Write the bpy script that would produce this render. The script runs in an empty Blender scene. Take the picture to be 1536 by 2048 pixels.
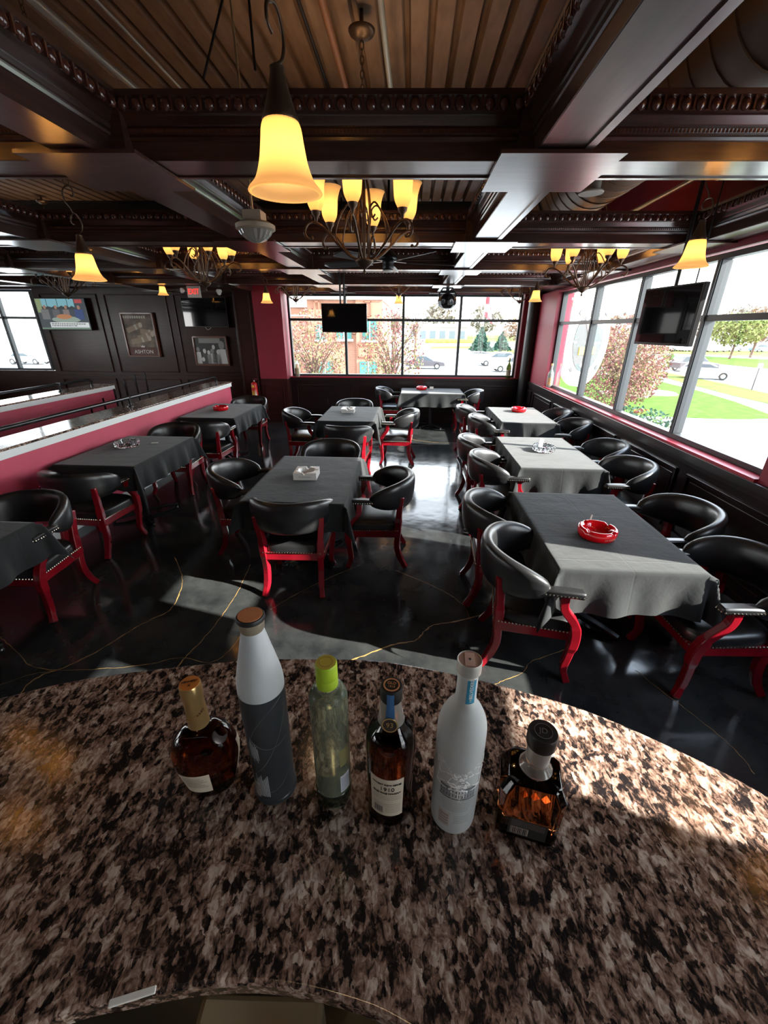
import bpy, bmesh, math, random
from mathutils import Matrix, Vector
random.seed(7)
PI = math.pi
C = bpy.context.scene.collection
sc = bpy.context.scene

# ------------------------------------------------------------------ camera
R = Matrix(((0.9998088532548444, -0.013071128375499872, 0.014539689000260056),
            (0.01859702894042531, 0.4062901594348064, -0.9135548461154527),
            (0.006033860109586955, 0.9136506180972191, 0.4064555825459248)))
F = 825.6757
K = 0.04157183          # the side walls run slightly off square to the back wall
CAMZ = 1.93
cam = bpy.data.cameras.new('camera')
cam.sensor_fit = 'VERTICAL'
cam.sensor_height = 24.0
cam.lens = F / 2048 * 24.0
cam.clip_start = 0.02
cam.clip_end = 1000
co = bpy.data.objects.new('camera', cam)
C.objects.link(co)
co.matrix_world = Matrix.Translation((0, 0, CAMZ)) @ R.to_4x4()
sc.camera = co
sc.view_settings.view_transform = 'Standard'
sc.view_settings.look = 'None'
sc.view_settings.gamma = 1
sc.view_settings.use_curve_mapping = False
sc.view_settings.exposure = 1.25
try:
    sc.cycles.max_bounces = 10
    sc.cycles.transparent_max_bounces = 16
    sc.cycles.transmission_bounces = 8
    sc.cycles.glossy_bounces = 4
    sc.cycles.diffuse_bounces = 3
    sc.cycles.caustics_refractive = False
    sc.cycles.sample_clamp_indirect = 4
    sc.cycles.use_denoising = True
except Exception:
    pass

# ------------------------------------------------------------------ sky and sun
w = bpy.data.worlds.new('sky')
sc.world = w
w.use_nodes = True
nt = w.node_tree
bg = nt.nodes['Background']
tc = nt.nodes.new('ShaderNodeTexCoord')
sx = nt.nodes.new('ShaderNodeSeparateXYZ')
rp = nt.nodes.new('ShaderNodeValToRGB')
rp.color_ramp.elements[0].position = 0.0
rp.color_ramp.elements[0].color = (1.0, 0.99, 0.97, 1)
rp.color_ramp.elements[1].position = 0.7
rp.color_ramp.elements[1].color = (0.66, 0.78, 0.98, 1)
nt.links.new(tc.outputs['Generated'], sx.inputs[0])
nt.links.new(sx.outputs['Z'], rp.inputs[0])
nt.links.new(rp.outputs[0], bg.inputs[0])
bg.inputs[1].default_value = 4.3
sd = bpy.data.lights.new('sun', 'SUN')
sd.energy = 14.5
sd.color = (1, 0.95, 0.87)
sd.angle = 0.01
so = bpy.data.objects.new('sun', sd)
C.objects.link(so)
so.location = (30, -10, 20)
SUN_EL, SUN_SL = math.radians(27.9), 0.31      # elevation, and y gained per metre of -x
sdir = Vector((-1, SUN_SL, 0)).normalized() * math.cos(SUN_EL) + Vector((0, 0, -math.sin(SUN_EL)))
so.rotation_euler = sdir.to_track_quat('-Z', 'Y').to_euler()


# ------------------------------------------------------------------ helpers
def shear(p):
    return (p[0] + K * p[1], p[1], p[2])


def at(px, py, z):
    """room point seen at a pixel, on the level z"""
    r = R @ Vector((px - 768, -(py - 1024), -F))
    t = (z - CAMZ) / r.z
    x, y = r.x * t, r.y * t
    return (x - K * y, y, z)


_m = {}


def mat(name, col=(0.5, 0.5, 0.5), rough=0.5, metal=0.0, spec=0.5, coat=0.0, noise=None, bump=None, emit=None,
        es=1.0, trans=0.0, ior=1.45, alpha=1.0, sheen=0.0, coatr=0.05):
    if name in _m:
        return _m[name]
    m = bpy.data.materials.new(name)
    m.use_nodes = True
    n = m.node_tree
    b = n.nodes['Principled BSDF']
    b.inputs['Base Color'].default_value = (*col, 1)
    b.inputs['Roughness'].default_value = rough
    b.inputs['Metallic'].default_value = metal
    b.inputs['Specular IOR Level'].default_value = spec
    b.inputs['Coat Weight'].default_value = coat
    b.inputs['Coat Roughness'].default_value = coatr
    if coatr == 0.2:
        b.inputs['Coat IOR'].default_value = 1.8
    b.inputs['Transmission Weight'].default_value = trans
    b.inputs['IOR'].default_value = ior
    b.inputs['Sheen Weight'].default_value = sheen
    if emit:
        b.inputs['Emission Color'].default_value = (*emit, 1)
        b.inputs['Emission Strength'].default_value = es
    t = n.nodes.new('ShaderNodeTexCoord')
    if noise:      # (scale, colour2, detail[, stretch])
        nz = n.nodes.new('ShaderNodeTexNoise')
        nz.inputs['Scale'].default_value = noise[0]
        nz.inputs['Detail'].default_value = noise[2]
        mp = n.nodes.new('ShaderNodeMapping')
        if len(noise) > 3:
            mp.inputs['Scale'].default_value = noise[3]
        cr = n.nodes.new('ShaderNodeValToRGB')
        cr.color_ramp.elements[0].position = 0.35
        cr.color_ramp.elements[1].position = 0.68
        cr.color_ramp.elements[0].color = (*col, 1)
        cr.color_ramp.elements[1].color = (*noise[1], 1)
        n.links.new(t.outputs['Object'], mp.inputs[0])
        n.links.new(mp.outputs[0], nz.inputs['Vector'])
        n.links.new(nz.outputs['Fac'], cr.inputs[0])
        n.links.new(cr.outputs[0], b.inputs['Base Color'])
    if bump:       # (scale, strength, distance)
        nz = n.nodes.new('ShaderNodeTexNoise')
        nz.inputs['Scale'].default_value = bump[0]
        nz.inputs['Detail'].default_value = 4
        bp = n.nodes.new('ShaderNodeBump')
        bp.inputs['Strength'].default_value = bump[1]
        bp.inputs['Distance'].default_value = bump[2]
        n.links.new(t.outputs['Object'], nz.inputs['Vector'])
        n.links.new(nz.outputs['Fac'], bp.inputs['Height'])
        n.links.new(bp.outputs[0], b.inputs['Normal'])
    _m[name] = m
    return m


def pane_mat(name, tint, refl=1.0, haze=0.0):
    """clear sheet glass: see-through plus its mirror reflection"""
    m = bpy.data.materials.new(name)
    m.use_nodes = True
    n = m.node_tree
    n.nodes.clear()
    o = n.nodes.new('ShaderNodeOutputMaterial')
    tr = n.nodes.new('ShaderNodeBsdfTransparent')
    tr.inputs[0].default_value = (*tint, 1)
    gl = n.nodes.new('ShaderNodeBsdfGlossy')
    gl.inputs['Roughness'].default_value = 0.01 + haze
    fr = n.nodes.new('ShaderNodeFresnel')
    fr.inputs[0].default_value = 1.45
    mu = n.nodes.new('ShaderNodeMath')
    mu.operation = 'MULTIPLY'
    mu.inputs[1].default_value = refl
    mx = n.nodes.new('ShaderNodeMixShader')
    n.links.new(fr.outputs[0], mu.inputs[0])
    n.links.new(mu.outputs[0], mx.inputs[0])
    n.links.new(tr.outputs[0], mx.inputs[1])
    n.links.new(gl.outputs[0], mx.inputs[2])
    n.links.new(mx.outputs[0], o.inputs[0])
    return m


class MB:
    def __init__(s):
        s.v = []
        s.f = []

    def add(s, vs, fs):
        b = len(s.v)
        s.v += [tuple(v) for v in vs]
        s.f += [tuple(i + b for i in f) for f in fs]
        return s

    def box(s, x0, x1, y0, y1, z0, z1):
        return s.add([(x0, y0, z0), (x1, y0, z0), (x1, y1, z0), (x0, y1, z0), (x0, y0, z1), (x1, y0, z1), (x1, y1, z1), (x0, y1, z1)],
                     [(0, 3, 2, 1), (4, 5, 6, 7), (0, 1, 5, 4), (1, 2, 6, 5), (2, 3, 7, 6), (3, 0, 4, 7)])

    def tube(s, pts, r, n=8, cap=True, sq=None):
        """sq=(w,h): rectangular section instead of round"""
        pts = [Vector(p) for p in pts]
        rs = r if isinstance(r, (list, tuple)) else [r] * len(pts)
        t0 = (pts[1] - pts[0]).normalized()
        up = Vector((0, 0, 1)) if abs(t0.z) < 0.9 else Vector((0, 1, 0))
        vs = []
        for i, p in enumerate(pts):
            t = (pts[min(i + 1, len(pts) - 1)] - pts[max(i - 1, 0)]).normalized()
            a = t.cross(up)
            if a.length < 1e-4:
                a = Vector((1, 0, 0))
            a.normalize()
            b = a.cross(t).normalized()
            up = b
            if sq:
                k = rs[i]
                for u, v in ((-1, -1), (1, -1), (1, 1), (-1, 1)):
                    vs.append(p + a * (u * sq[0] / 2 * k) + b * (v * sq[1] / 2 * k))
            else:
                for j in range(n):
                    q = 2 * PI * j / n
                    vs.append(p + (a * math.cos(q) + b * math.sin(q)) * rs[i])
        if sq:
            n = 4
        fs = []
        for i in range(len(pts) - 1):
            for j in range(n):
                fs.append((i * n + j, i * n + (j + 1) % n, (i + 1) * n + (j + 1) % n, (i + 1) * n + j))
        if cap:
            fs.append(tuple(range(n))[::-1])
            fs.append(tuple((len(pts) - 1) * n + j for j in range(n)))
        return s.add(vs, fs)

    def lathe(s, prof, n=24, c=(0, 0, 0), sx=1.0, sy=1.0, cap=True):
        vs = [(c[0] + r * sx * math.cos(2 * PI * j / n), c[1] + r * sy * math.sin(2 * PI * j / n), c[2] + z) for r, z in prof for j in range(n)]
        fs = [(i * n + j, i * n + (j + 1) % n, (i + 1) * n + (j + 1) % n, (i + 1) * n + j) for i in range(len(prof) - 1) for j in range(n)]
        if cap:
            fs.append(tuple(range(n))[::-1])
            fs.append(tuple((len(prof) - 1) * n + j for j in range(n)))
        return s.add(vs, fs)

    def prism(s, poly, z0, z1):
        n = len(poly)
        s.add([(x, y, z0) for x, y in poly] + [(x, y, z1) for x, y in poly],
              [tuple(range(n))[::-1], tuple(range(n, 2 * n))] + [(i, (i + 1) % n, n + (i + 1) % n, n + i) for i in range(n)])
        return s

    def ball(s, c, r, n=8, m=5, sc3=(1, 1, 1)):
        prof = [(max(r * math.sin(PI * i / m), 1e-5), -r * math.cos(PI * i / m)) for i in range(m + 1)]
        b = len(s.v)
        s.lathe(prof, n, (0, 0, 0), cap=False)
        for i in range(b, len(s.v)):
            v = s.v[i]
            s.v[i] = (c[0] + v[0] * sc3[0], c[1] + v[1] * sc3[1], c[2] + v[2] * sc3[2])
        return s

    def grid(s, fn, nu, nv, close=False):
        vs = [fn(i / nu, j / nv) for i in range(nu + 1) for j in range(nv + 1)]
        fs = [(i * (nv + 1) + j, (i + 1) * (nv + 1) + j, (i + 1) * (nv + 1) + j + 1, i * (nv + 1) + j + 1) for i in range(nu) for j in range(nv)]
        return s.add(vs, fs)

    def extrude_profile(s, prof, p0, p1, out):
        """profile (outwards, z) swept straight from p0 to p1; out = outward unit direction in plan"""
        n = len(prof)
        vs = [(p[0] + out[0] * o, p[1] + out[1] * o, z) for p in (p0, p1) for o, z in prof]
        return s.add(vs, [(i, (i + 1) % n, n + (i + 1) % n, n + i) for i in range(n)] + [tuple(range(n)), tuple(range(n, 2 * n))[::-1]])

    def build(s, name, m, parent=None, smooth=False, bevel=0, skew=False, loc=None, rot=None, kind=None, angle=40, label=None, sub=0):
        me = bpy.data.meshes.new(name)
        vs = [shear(v) for v in s.v] if skew else s.v
        me.from_pydata(vs, [], s.f)
        bm = bmesh.new()
        bm.from_mesh(me)
        bmesh.ops.recalc_face_normals(bm, faces=bm.faces)
        bm.to_mesh(me)
        bm.free()
        ms = m if isinstance(m, (list, tuple)) else [m]
        for q in ms:
            me.materials.append(q)
        if smooth:
            me.polygons.foreach_set('use_smooth', [True] * len(me.polygons))
            me.set_sharp_from_angle(angle=math.radians(angle))
        o = bpy.data.objects.new(name, me)
        C.objects.link(o)
        if parent is not None:
            o.parent = parent
        if loc:
            o.location = loc
        if rot:
            o.rotation_euler = rot
        if bevel:
            b = o.modifiers.new('bevel', 'BEVEL')
            b.width = bevel
            b.segments = 2
            b.limit_method = 'ANGLE'
        if sub:
            b = o.modifiers.new('sub', 'SUBSURF')
            b.levels = b.render_levels = sub
        if kind:
            o['kind'] = kind
        if label:
            o['label'] = label
        return o


def thing(name, label, cat, u=0, y=0, z=0, rz=0, group=None, room=True):
    o = bpy.data.objects.new(name, None)
    C.objects.link(o)
    o.empty_display_size = 0.05
    if room:
        o.location = shear((u, y, z))
        o.rotation_euler = (0, 0, rz - math.atan(K))
    else:
        o.location = (u, y, z)
        o.rotation_euler = (0, 0, rz)
    return tag(o, label, cat, group)


def tag(o, label, cat, group=None):
    o['label'] = label
    o['category'] = cat
    if group:
        o['group'] = group
    return o


def dup(root, label=None, u=0, y=0, z=0, rz=0, group=None, room=True):
    def cp(o, par):
        c = o.copy()
        C.objects.link(c)
        c.parent = par
        for ch in [q for q in o.children]:
            cp(ch, c)
        return c
    r = cp(root, None)
    r.location = shear((u, y, z)) if room else (u, y, z)
    r.rotation_euler = (0, 0, rz - (math.atan(K) if room else 0))
    if label:
        r['label'] = label
    if group:
        r['group'] = group
    return r


def text_mb(body, size, m=None, ext=0.0004, font_align='CENTER'):
    cu = bpy.data.curves.new('lettering', 'FONT')
    cu.body = body
    cu.size = size
    cu.extrude = ext
    cu.align_x = font_align
    cu.align_y = 'CENTER'
    cu.resolution_u = 3
    o = bpy.data.objects.new('lettering', cu)
    C.objects.link(o)
    dg = bpy.context.evaluated_depsgraph_get()
    me = bpy.data.meshes.new_from_object(o.evaluated_get(dg))
    b = MB()
    b.add([tuple(v.co) for v in me.vertices], [tuple(p.vertices) for p in me.polygons])
    bpy.data.objects.remove(o)
    bpy.data.curves.remove(cu)
    bpy.data.meshes.remove(me)
    return b


def text_flat(body, size, m, parent, pos, ax=(1, 0, 0), ay=(0, 0, 1), name='lettering', bold=1.0):
    """text laid on a plane through pos, reading along ax, letters up along ay"""
    b = text_mb(body, size)
    ax, ay = Vector(ax), Vector(ay)
    nz = ax.cross(ay)
    b.v = [tuple(Vector(pos) + ax * x * bold + ay * y + nz * z) for x, y, z in b.v]
    return b.build(name, m, parent)


def text_wrap(body, size, m, parent, rad, ang, z, name='lettering', turn=0.0):
    """text on a cylinder of radius rad about the z axis; ang is where its middle lies (0 = towards -y)"""
    b = text_mb(body, size)
    out = []
    for x, y, q in b.v:
        x, y = x * math.cos(turn) - y * math.sin(turn), x * math.sin(turn) + y * math.cos(turn)
        rr = (rad(z + y) if callable(rad) else rad) + 0.0006 + q
        a = ang + x / rr
        out.append((rr * math.sin(a), -rr * math.cos(a), z + y))
    b.v = out
    return b.build(name, m, parent)


def patch(m, parent, rad, a0, a1, z0, z1, name='label', off=0.0004, nu=14, nv=8, skew=0.0):
    """label wrapped on a round body"""
    def fn(u, v):
        z = z0 + (z1 - z0) * v
        a = a0 + (a1 - a0) * u + skew * v
        r = (rad(z) if callable(rad) else rad) + off
        return (r * math.sin(a), -r * math.cos(a), z)
    return MB().grid(fn, nu, nv).build(name, m, parent, smooth=True)


def prof_radius(prof):
    def f(z):
        for (r0, z0), (r1, z1) in zip(prof, prof[1:]):
            if z0 <= z <= z1 and z1 > z0:
                return r0 + (r1 - r0) * (z - z0) / (z1 - z0)
        return prof[-1][0]
    return f


def smooth_prof(pts, n=6):
    """Catmull-Rom through (r,z) points"""
    out = []
    P = [pts[0]] + list(pts) + [pts[-1]]
    for i in range(1, len(P) - 2):
        for k in range(n):
            t = k / n
            q = []
            for d in range(2):
                a, b, c, e = P[i - 1][d], P[i][d], P[i + 1][d], P[i + 2][d]
                q.append(0.5 * (2 * b + (c - a) * t + (2 * a - 5 * b + 4 * c - e) * t * t + (3 * b - a - 3 * c + e) * t ** 3))
            out.append(tuple(q))
    out.append(tuple(pts[-1]))
    return out


def curve3(pts, n=6):
    out = []
    P = [pts[0]] + list(pts) + [pts[-1]]
    for i in range(1, len(P) - 2):
        for k in range(n):
            t = k / n
            out.append(tuple(0.5 * (2 * P[i][d] + (P[i + 1][d] - P[i - 1][d]) * t + (2 * P[i - 1][d] - 5 * P[i][d] + 4 * P[i + 1][d] - P[i + 2][d]) * t * t
                                    + (3 * P[i][d] - P[i - 1][d] - 3 * P[i + 1][d] + P[i + 2][d]) * t ** 3) for d in range(len(pts[0]))))
    out.append(tuple(pts[-1]))
    return out


# ------------------------------------------------------------------ materials
M_wood = mat('mahogany', (0.020, 0.005, 0.004), 0.32, noise=(3, (0.045, 0.011, 0.008), 6, (1, 1, 14)), coat=0.12, coatr=0.15, spec=0.35)
M_woodx = mat('mahogany_along_x', (0.032, 0.010, 0.007), 0.30, noise=(3, (0.080, 0.026, 0.015), 6, (1, 14, 14)), coat=0.9, coatr=0.2, bump=(14, 0.12, 0.004))
M_woody = mat('mahogany_along_y', (0.024, 0.0095, 0.008), 0.28, noise=(3, (0.060, 0.026, 0.020), 6, (14, 1, 14)), coat=0.9, coatr=0.2, bump=(14, 0.12, 0.004))
M_egg = mat('polished_mahogany', (0.10, 0.028, 0.018), 0.22, spec=0.9, coat=1.0, coatr=0.08)
M_dark = mat('dark_wainscot', (0.010, 0.006, 0.006), 0.3, noise=(4, (0.017, 0.008, 0.008), 4), coat=0.3, coatr=0.2)
M_maroon = mat('maroon_paint', (0.22, 0.014, 0.032), 0.5, noise=(3, (0.26, 0.018, 0.038), 5))
M_rose = mat('rose_paint', (0.46, 0.055, 0.10), 0.5, noise=(3, (0.52, 0.065, 0.12), 5))
M_deck = mat('rusty_deck', (0.20, 0.115, 0.068), 0.6, noise=(5, (0.28, 0.165, 0.10), 5, (4, 1, 1)))
M_steel = mat('dark_steel', (0.03, 0.024, 0.022), 0.5, metal=0.5)
M_frame = mat('window_aluminium', (0.030, 0.034, 0.037), 0.4, metal=0.2)
M_bronze = mat('oiled_bronze', (0.12, 0.075, 0.05), 0.4, metal=0.8)
M_black = mat('black_plastic', (0.008, 0.008, 0.009), 0.3)
M_leather = mat('black_leather', (0.012, 0.012, 0.013), 0.33, spec=0.75, bump=(90, 0.12, 0.002))
M_red = mat('red_lacquer_wood', (0.27, 0.006, 0.014), 0.22, noise=(6, (0.17, 0.004, 0.010), 4), coat=0.6)
M_brass = mat('nailheads', (0.75, 0.66, 0.52), 0.22, metal=1)
M_iron = mat('black_iron', (0.035, 0.035, 0.038), 0.27, metal=0.6)
M_white = mat('white_plastic', (0.75, 0.74, 0.70), 0.5)
M_paper = mat('paper', (0.8, 0.78, 0.72), 0.6)
M_trimw = mat('pale_trim', (0.78, 0.82, 0.82), 0.35)
M_chrome = mat('chrome', (0.7, 0.7, 0.7), 0.15, metal=1)
M_glass = pane_mat('window_glass', (0.93, 0.97, 0.96))


def granite_mat(name):
    m = bpy.data.materials.new(name)
    m.use_nodes = True
    n = m.node_tree
    b = n.nodes['Principled BSDF']
    t = n.nodes.new('ShaderNodeTexCoord')
    mp = n.nodes.new('ShaderNodeMapping')
    mp.inputs['Scale'].default_value = (1.0, 0.6, 1)
    mp.inputs['Rotation'].default_value = (0, 0, 0.5)
    n.links.new(t.outputs['Object'], mp.inputs[0])

    def noise(scale, det, rough, dist, src):
        q = n.nodes.new('ShaderNodeTexNoise')
        q.inputs['Scale'].default_value = scale
        q.inputs['Detail'].default_value = det
        q.inputs['Roughness'].default_value = rough
        q.inputs['Distortion'].default_value = dist
        n.links.new(src, q.inputs['Vector'])
        return q.outputs['Fac']

    def math_(op, a, c, k=None):
        q = n.nodes.new('ShaderNodeMath')
        q.operation = op
        n.links.new(a, q.inputs[0])
        if isinstance(c, float):
            q.inputs[1].default_value = c
        else:
            n.links.new(c, q.inputs[1])
        return q.outputs[0]
    fine = noise(95, 7, 0.60, 1.2, mp.outputs[0])
    mid = noise(32, 4, 0.55, 0.8, mp.outputs[0])
    big = noise(13, 3, 0.5, 0.4, t.outputs['Object'])
    vor = n.nodes.new('ShaderNodeTexVoronoi')
    vor.inputs['Scale'].default_value = 105
    wv = n.nodes.new('ShaderNodeMixRGB')
    wv.blend_type = 'ADD'
    wv.inputs[0].default_value = 0.010
    nn = n.nodes.new('ShaderNodeTexNoise')
    nn.inputs['Scale'].default_value = 160
    nn.inputs['Detail'].default_value = 5
    n.links.new(mp.outputs[0], nn.inputs['Vector'])
    n.links.new(mp.outputs[0], wv.inputs[1])
    n.links.new(nn.outputs['Color'], wv.inputs[2])
    n.links.new(wv.outputs[0], vor.inputs['Vector'])
    sep = n.nodes.new('ShaderNodeSeparateColor')
    n.links.new(vor.outputs['Color'], sep.inputs[0])
    # weighted sum -> ramp
    s = math_('MULTIPLY', fine, 0.50)
    s = math_('ADD', s, math_('MULTIPLY', mid, 0.30))
    s = math_('ADD', s, math_('MULTIPLY', big, 0.20))
    s = math_('ADD', s, math_('MULTIPLY', sep.outputs[0], 0.15))
    cr = n.nodes.new('ShaderNodeValToRGB')
    e = cr.color_ramp.elements
    e[0].position, e[0].color = 0.478, (0.014, 0.011, 0.012, 1)
    e[1].position, e[1].color = 0.74, (0.62, 0.50, 0.42, 1)
    for p, c in ((0.522, (0.030, 0.021, 0.018)), (0.556, (0.125, 0.072, 0.054)), (0.60, (0.235, 0.145, 0.110)), (0.645, (0.36, 0.255, 0.205)), (0.69, (0.50, 0.41, 0.35))):
        q = e.new(p)
        q.color = (*c, 1)
    n.links.new(s, cr.inputs[0])
    n.links.new(cr.outputs[0], b.inputs['Base Color'])
    b.inputs['Roughness'].default_value = 0.11
    bp = n.nodes.new('ShaderNodeBump')
    bp.inputs['Strength'].default_value = 0.10
    bp.inputs['Distance'].default_value = 0.001
    n.links.new(fine, bp.inputs['Height'])
    n.links.new(bp.outputs[0], b.inputs['Normal'])
    return m


M_granite = granite_mat('brown_granite')


def floor_mat():
    m = mat('black_polished_concrete', (0.010, 0.011, 0.012), 0.09)
    n = m.node_tree
    b = n.nodes['Principled BSDF']
    t = n.nodes.new('ShaderNodeTexCoord')
    a = n.nodes.new('ShaderNodeTexNoise')
    a.inputs['Scale'].default_value = 2.2
    a.inputs['Detail'].default_value = 8
    a.inputs['Roughness'].default_value = 0.65
    cr = n.nodes.new('ShaderNodeValToRGB')
    cr.color_ramp.elements[0].position = 0.35
    cr.color_ramp.elements[1].position = 0.75
    cr.color_ramp.elements[0].color = (0.010, 0.011, 0.012, 1)
    cr.color_ramp.elements[1].color = (0.045, 0.047, 0.046, 1)
    n.links.new(t.outputs['Object'], a.inputs['Vector'])
    n.links.new(a.outputs['Fac'], cr.inputs[0])
    n.links.new(cr.outputs[0], b.inputs['Base Color'])
    s = n.nodes.new('ShaderNodeTexNoise')
    s.inputs['Scale'].default_value = 9
    s.inputs['Detail'].default_value = 6
    mr = n.nodes.new('ShaderNodeMapRange')
    mr.inputs['To Min'].default_value = 0.05
    mr.inputs['To Max'].default_value = 0.2
    n.links.new(t.outputs['Object'], s.inputs['Vector'])
    n.links.new(s.outputs['Fac'], mr.inputs['Value'])
    n.links.new(mr.outputs[0], b.inputs['Roughness'])
    g = n.nodes.new('ShaderNodeTexNoise')
    g.inputs['Scale'].default_value = 5
    g.inputs['Detail'].default_value = 2
    bp = n.nodes.new('ShaderNodeBump')
    bp.inputs['Strength'].default_value = 0.25
    bp.inputs['Distance'].default_value = 0.006
    n.links.new(t.outputs['Object'], g.inputs['Vector'])
    n.links.new(g.outputs['Fac'], bp.inputs['Height'])
    n.links.new(bp.outputs[0], b.inputs['Normal'])
    return m


def cloth_mat(name, col):
    """woven black cotton with ironed-in fold lines (object x every 0.39, y every 0.30)"""
    m = mat(name, col, 0.85, spec=0.2, sheen=0.19)
    n = m.node_tree
    b = n.nodes['Principled BSDF']
    b.inputs['Sheen Roughness'].default_value = 0.5
    t = n.nodes.new('ShaderNodeTexCoord')
    sp = n.nodes.new('ShaderNodeSeparateXYZ')
    n.links.new(t.outputs['Object'], sp.inputs[0])

    def line(out, period, shift):
        a = n.nodes.new('ShaderNodeMath')
        a.operation = 'ADD'
        a.inputs[1].default_value = shift
        n.links.new(sp.outputs[out], a.inputs[0])
        p = n.nodes.new('ShaderNodeMath')
        p.operation = 'PINGPONG'
        p.inputs[1].default_value = period / 2
        n.links.new(a.outputs[0], p.inputs[0])
        q = n.nodes.new('ShaderNodeMapRange')
        q.inputs['From Min'].default_value = 0.0
        q.inputs['From Max'].default_value = 0.010
        q.interpolation_type = 'SMOOTHSTEP'
        n.links.new(p.outputs[0], q.inputs['Value'])
        return q.outputs[0]
    a, c = line('X', 0.78, 0.0), line('Y', 0.31, 0.155)
    mn = n.nodes.new('ShaderNodeMath')
    mn.operation = 'MINIMUM'
    n.links.new(a, mn.inputs[0])
    n.links.new(c, mn.inputs[1])
    nz = n.nodes.new('ShaderNodeTexNoise')
    nz.inputs['Scale'].default_value = 7
    nz.inputs['Detail'].default_value = 5
    n.links.new(t.outputs['Object'], nz.inputs['Vector'])
    ad = n.nodes.new('ShaderNodeMath')
    ad.operation = 'MULTIPLY_ADD'
    ad.inputs[1].default_value = 1.6
    n.links.new(nz.outputs['Fac'], ad.inputs[0])
    ml = n.nodes.new('ShaderNodeMath')
    ml.operation = 'MULTIPLY'
    ml.inputs[1].default_value = 0.14
    n.links.new(mn.outputs[0], ml.inputs[0])
    n.links.new(ml.outputs[0], ad.inputs[2])
    bp = n.nodes.new('ShaderNodeBump')
    bp.inputs['Strength'].default_value = 0.5
    bp.inputs['Distance'].default_value = 0.008
    n.links.new(ad.outputs[0], bp.inputs['Height'])
    n.links.new(bp.outputs[0], b.inputs['Normal'])
    return m


M_cloth = cloth_mat('charcoal_tablecloth', (0.0120, 0.0133, 0.0145))


def brick_mat(name, c1, c2, mortar, scale):
    m = bpy.data.materials.new(name)
    m.use_nodes = True
    n = m.node_tree
    b = n.nodes['Principled BSDF']
    t = n.nodes.new('ShaderNodeTexCoord')
    mp = n.nodes.new('ShaderNodeMapping')
    mp.inputs['Rotation'].default_value = (PI / 2, 0, 0)
    br = n.nodes.new('ShaderNodeTexBrick')
    br.inputs['Scale'].default_value = scale
    br.inputs['Color1'].default_value = (*c1, 1)
    br.inputs['Color2'].default_value = (*c2, 1)
    br.inputs['Mortar'].default_value = (*mortar, 1)
    n.links.new(t.outputs['Object'], mp.inputs[0])
    n.links.new(mp.outputs[0], br.inputs['Vector'])
    n.links.new(br.outputs[0], b.inputs['Base Color'])
    b.inputs['Roughness'].default_value = 0.9
    return m


# ------------------------------------------------------------------ room
ZB = 2.60          # underside of the beams
ZC = 3.60          # steel deck
YB = 9.60          # back wall window plane
XR = 2.65          # right window plane
YN = -4.0          # behind the bar
XL = -11.0


def st(mb, name, m, **k):
    k.setdefault('skew', True)
    return mb.build(name, m, kind='structure', **k)


fl = st(MB().box(XL, 2.8, YN, YB + 0.2, -0.2, 0), 'floor', floor_mat())

# gold veins poured in the floor
M_gold = mat('gold_vein', (0.42, 0.25, 0.08), 0.45, metal=0.1, noise=(30, (0.26, 0.15, 0.05), 3))
veins = [
    ([(350, 1115), (364, 1150), (360, 1185), (340, 1220), (300, 1240), (255, 1265), (200, 1300), (130, 1335), (85, 1350), (50, 1375), (30, 1410)], 0.012),
    ([(500, 1130), (480, 1175), (455, 1215), (430, 1250), (400, 1285), (370, 1315), (350, 1340)], 0.008),
    ([(700, 1322), (745, 1305), (790, 1288), (830, 1282), (850, 1262), (870, 1250), (915, 1242), (960, 1230)], 0.015),
    ([(1150, 1290), (1100, 1310), (1060, 1325), (1045, 1345), (1010, 1360), (990, 1370)], 0.007),
    ([(0, 1275), (30, 1300), (60, 1330), (110, 1340), (200, 1338), (290, 1330), (360, 1315), (420, 1325), (460, 1300), (485, 1265)], 0.005),
    ([(540, 1220), (590, 1190), (650, 1160), (720, 1130)], 0.004),
    ([(790, 1140), (850, 1165), (900, 1190), (930, 1215), (940, 1240)], 0.004),
    ([(1270, 1340), (1340, 1395), (1400, 1440), (1470, 1500), (1510, 1550)], 0.005),
    ([(0, 1370), (60, 1350), (105, 1342)], 0.004),
    ([(790, 865), (830, 880), (900, 886), (960, 880)], 0.012),
    ([(650, 885), (760, 893), (860, 890)], 0.006),
]
for pts, wd in veins:
    P = curve3([at(px, py, 0)[:2] for px, py in pts], 6)
    P = [(x + random.uniform(-0.004, 0.004), y + random.uniform(-0.004, 0.004)) for x, y in P]
    vs, fs = [], []
    for i, (x, y) in enumerate(P):
        a, b = P[max(i - 1, 0)], P[min(i + 1, len(P) - 1)]
        d = Vector((b[0] - a[0], b[1] - a[1]))
        d = d.normalized() if d.length else Vector((1, 0))
        h = wd * random.uniform(0.25, 0.9) / 2
        vs += [(x - d.y * h, y + d.x * h, 0.0012), (x + d.y * h, y - d.x * h, 0.0012)]
    for i in range(len(P) - 1):
        fs.append((2 * i, 2 * i + 1, 2 * i + 3, 2 * i + 2))
    MB().add(vs, fs).build('gold_vein', M_gold, fl, skew=True)

# ribbed steel deck
b = MB()
x = XL
while x < 2.95:
    # one rib: low flute 0.10 wide, high flute 0.05
    z0, z1 = ZC, ZC + 0.045
    p = [(x, z0), (x + 0.10, z0), (x + 0.112, z1), (x + 0.14, z1), (x + 0.152, z0)]
    for (xa, za), (xb, zb2) in zip(p, p[1:]):
        b.add([(xa, YN, za), (xb, YN, zb2), (xb, YB + 0.2, zb2), (xa, YB + 0.2, za)], [(0, 1, 2, 3)])
    x += 0.152
b.box(XL, 3.0, YN, YB + 0.4, ZC + 0.06, ZC + 0.12)
st(b, 'ceiling', M_deck)
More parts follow.
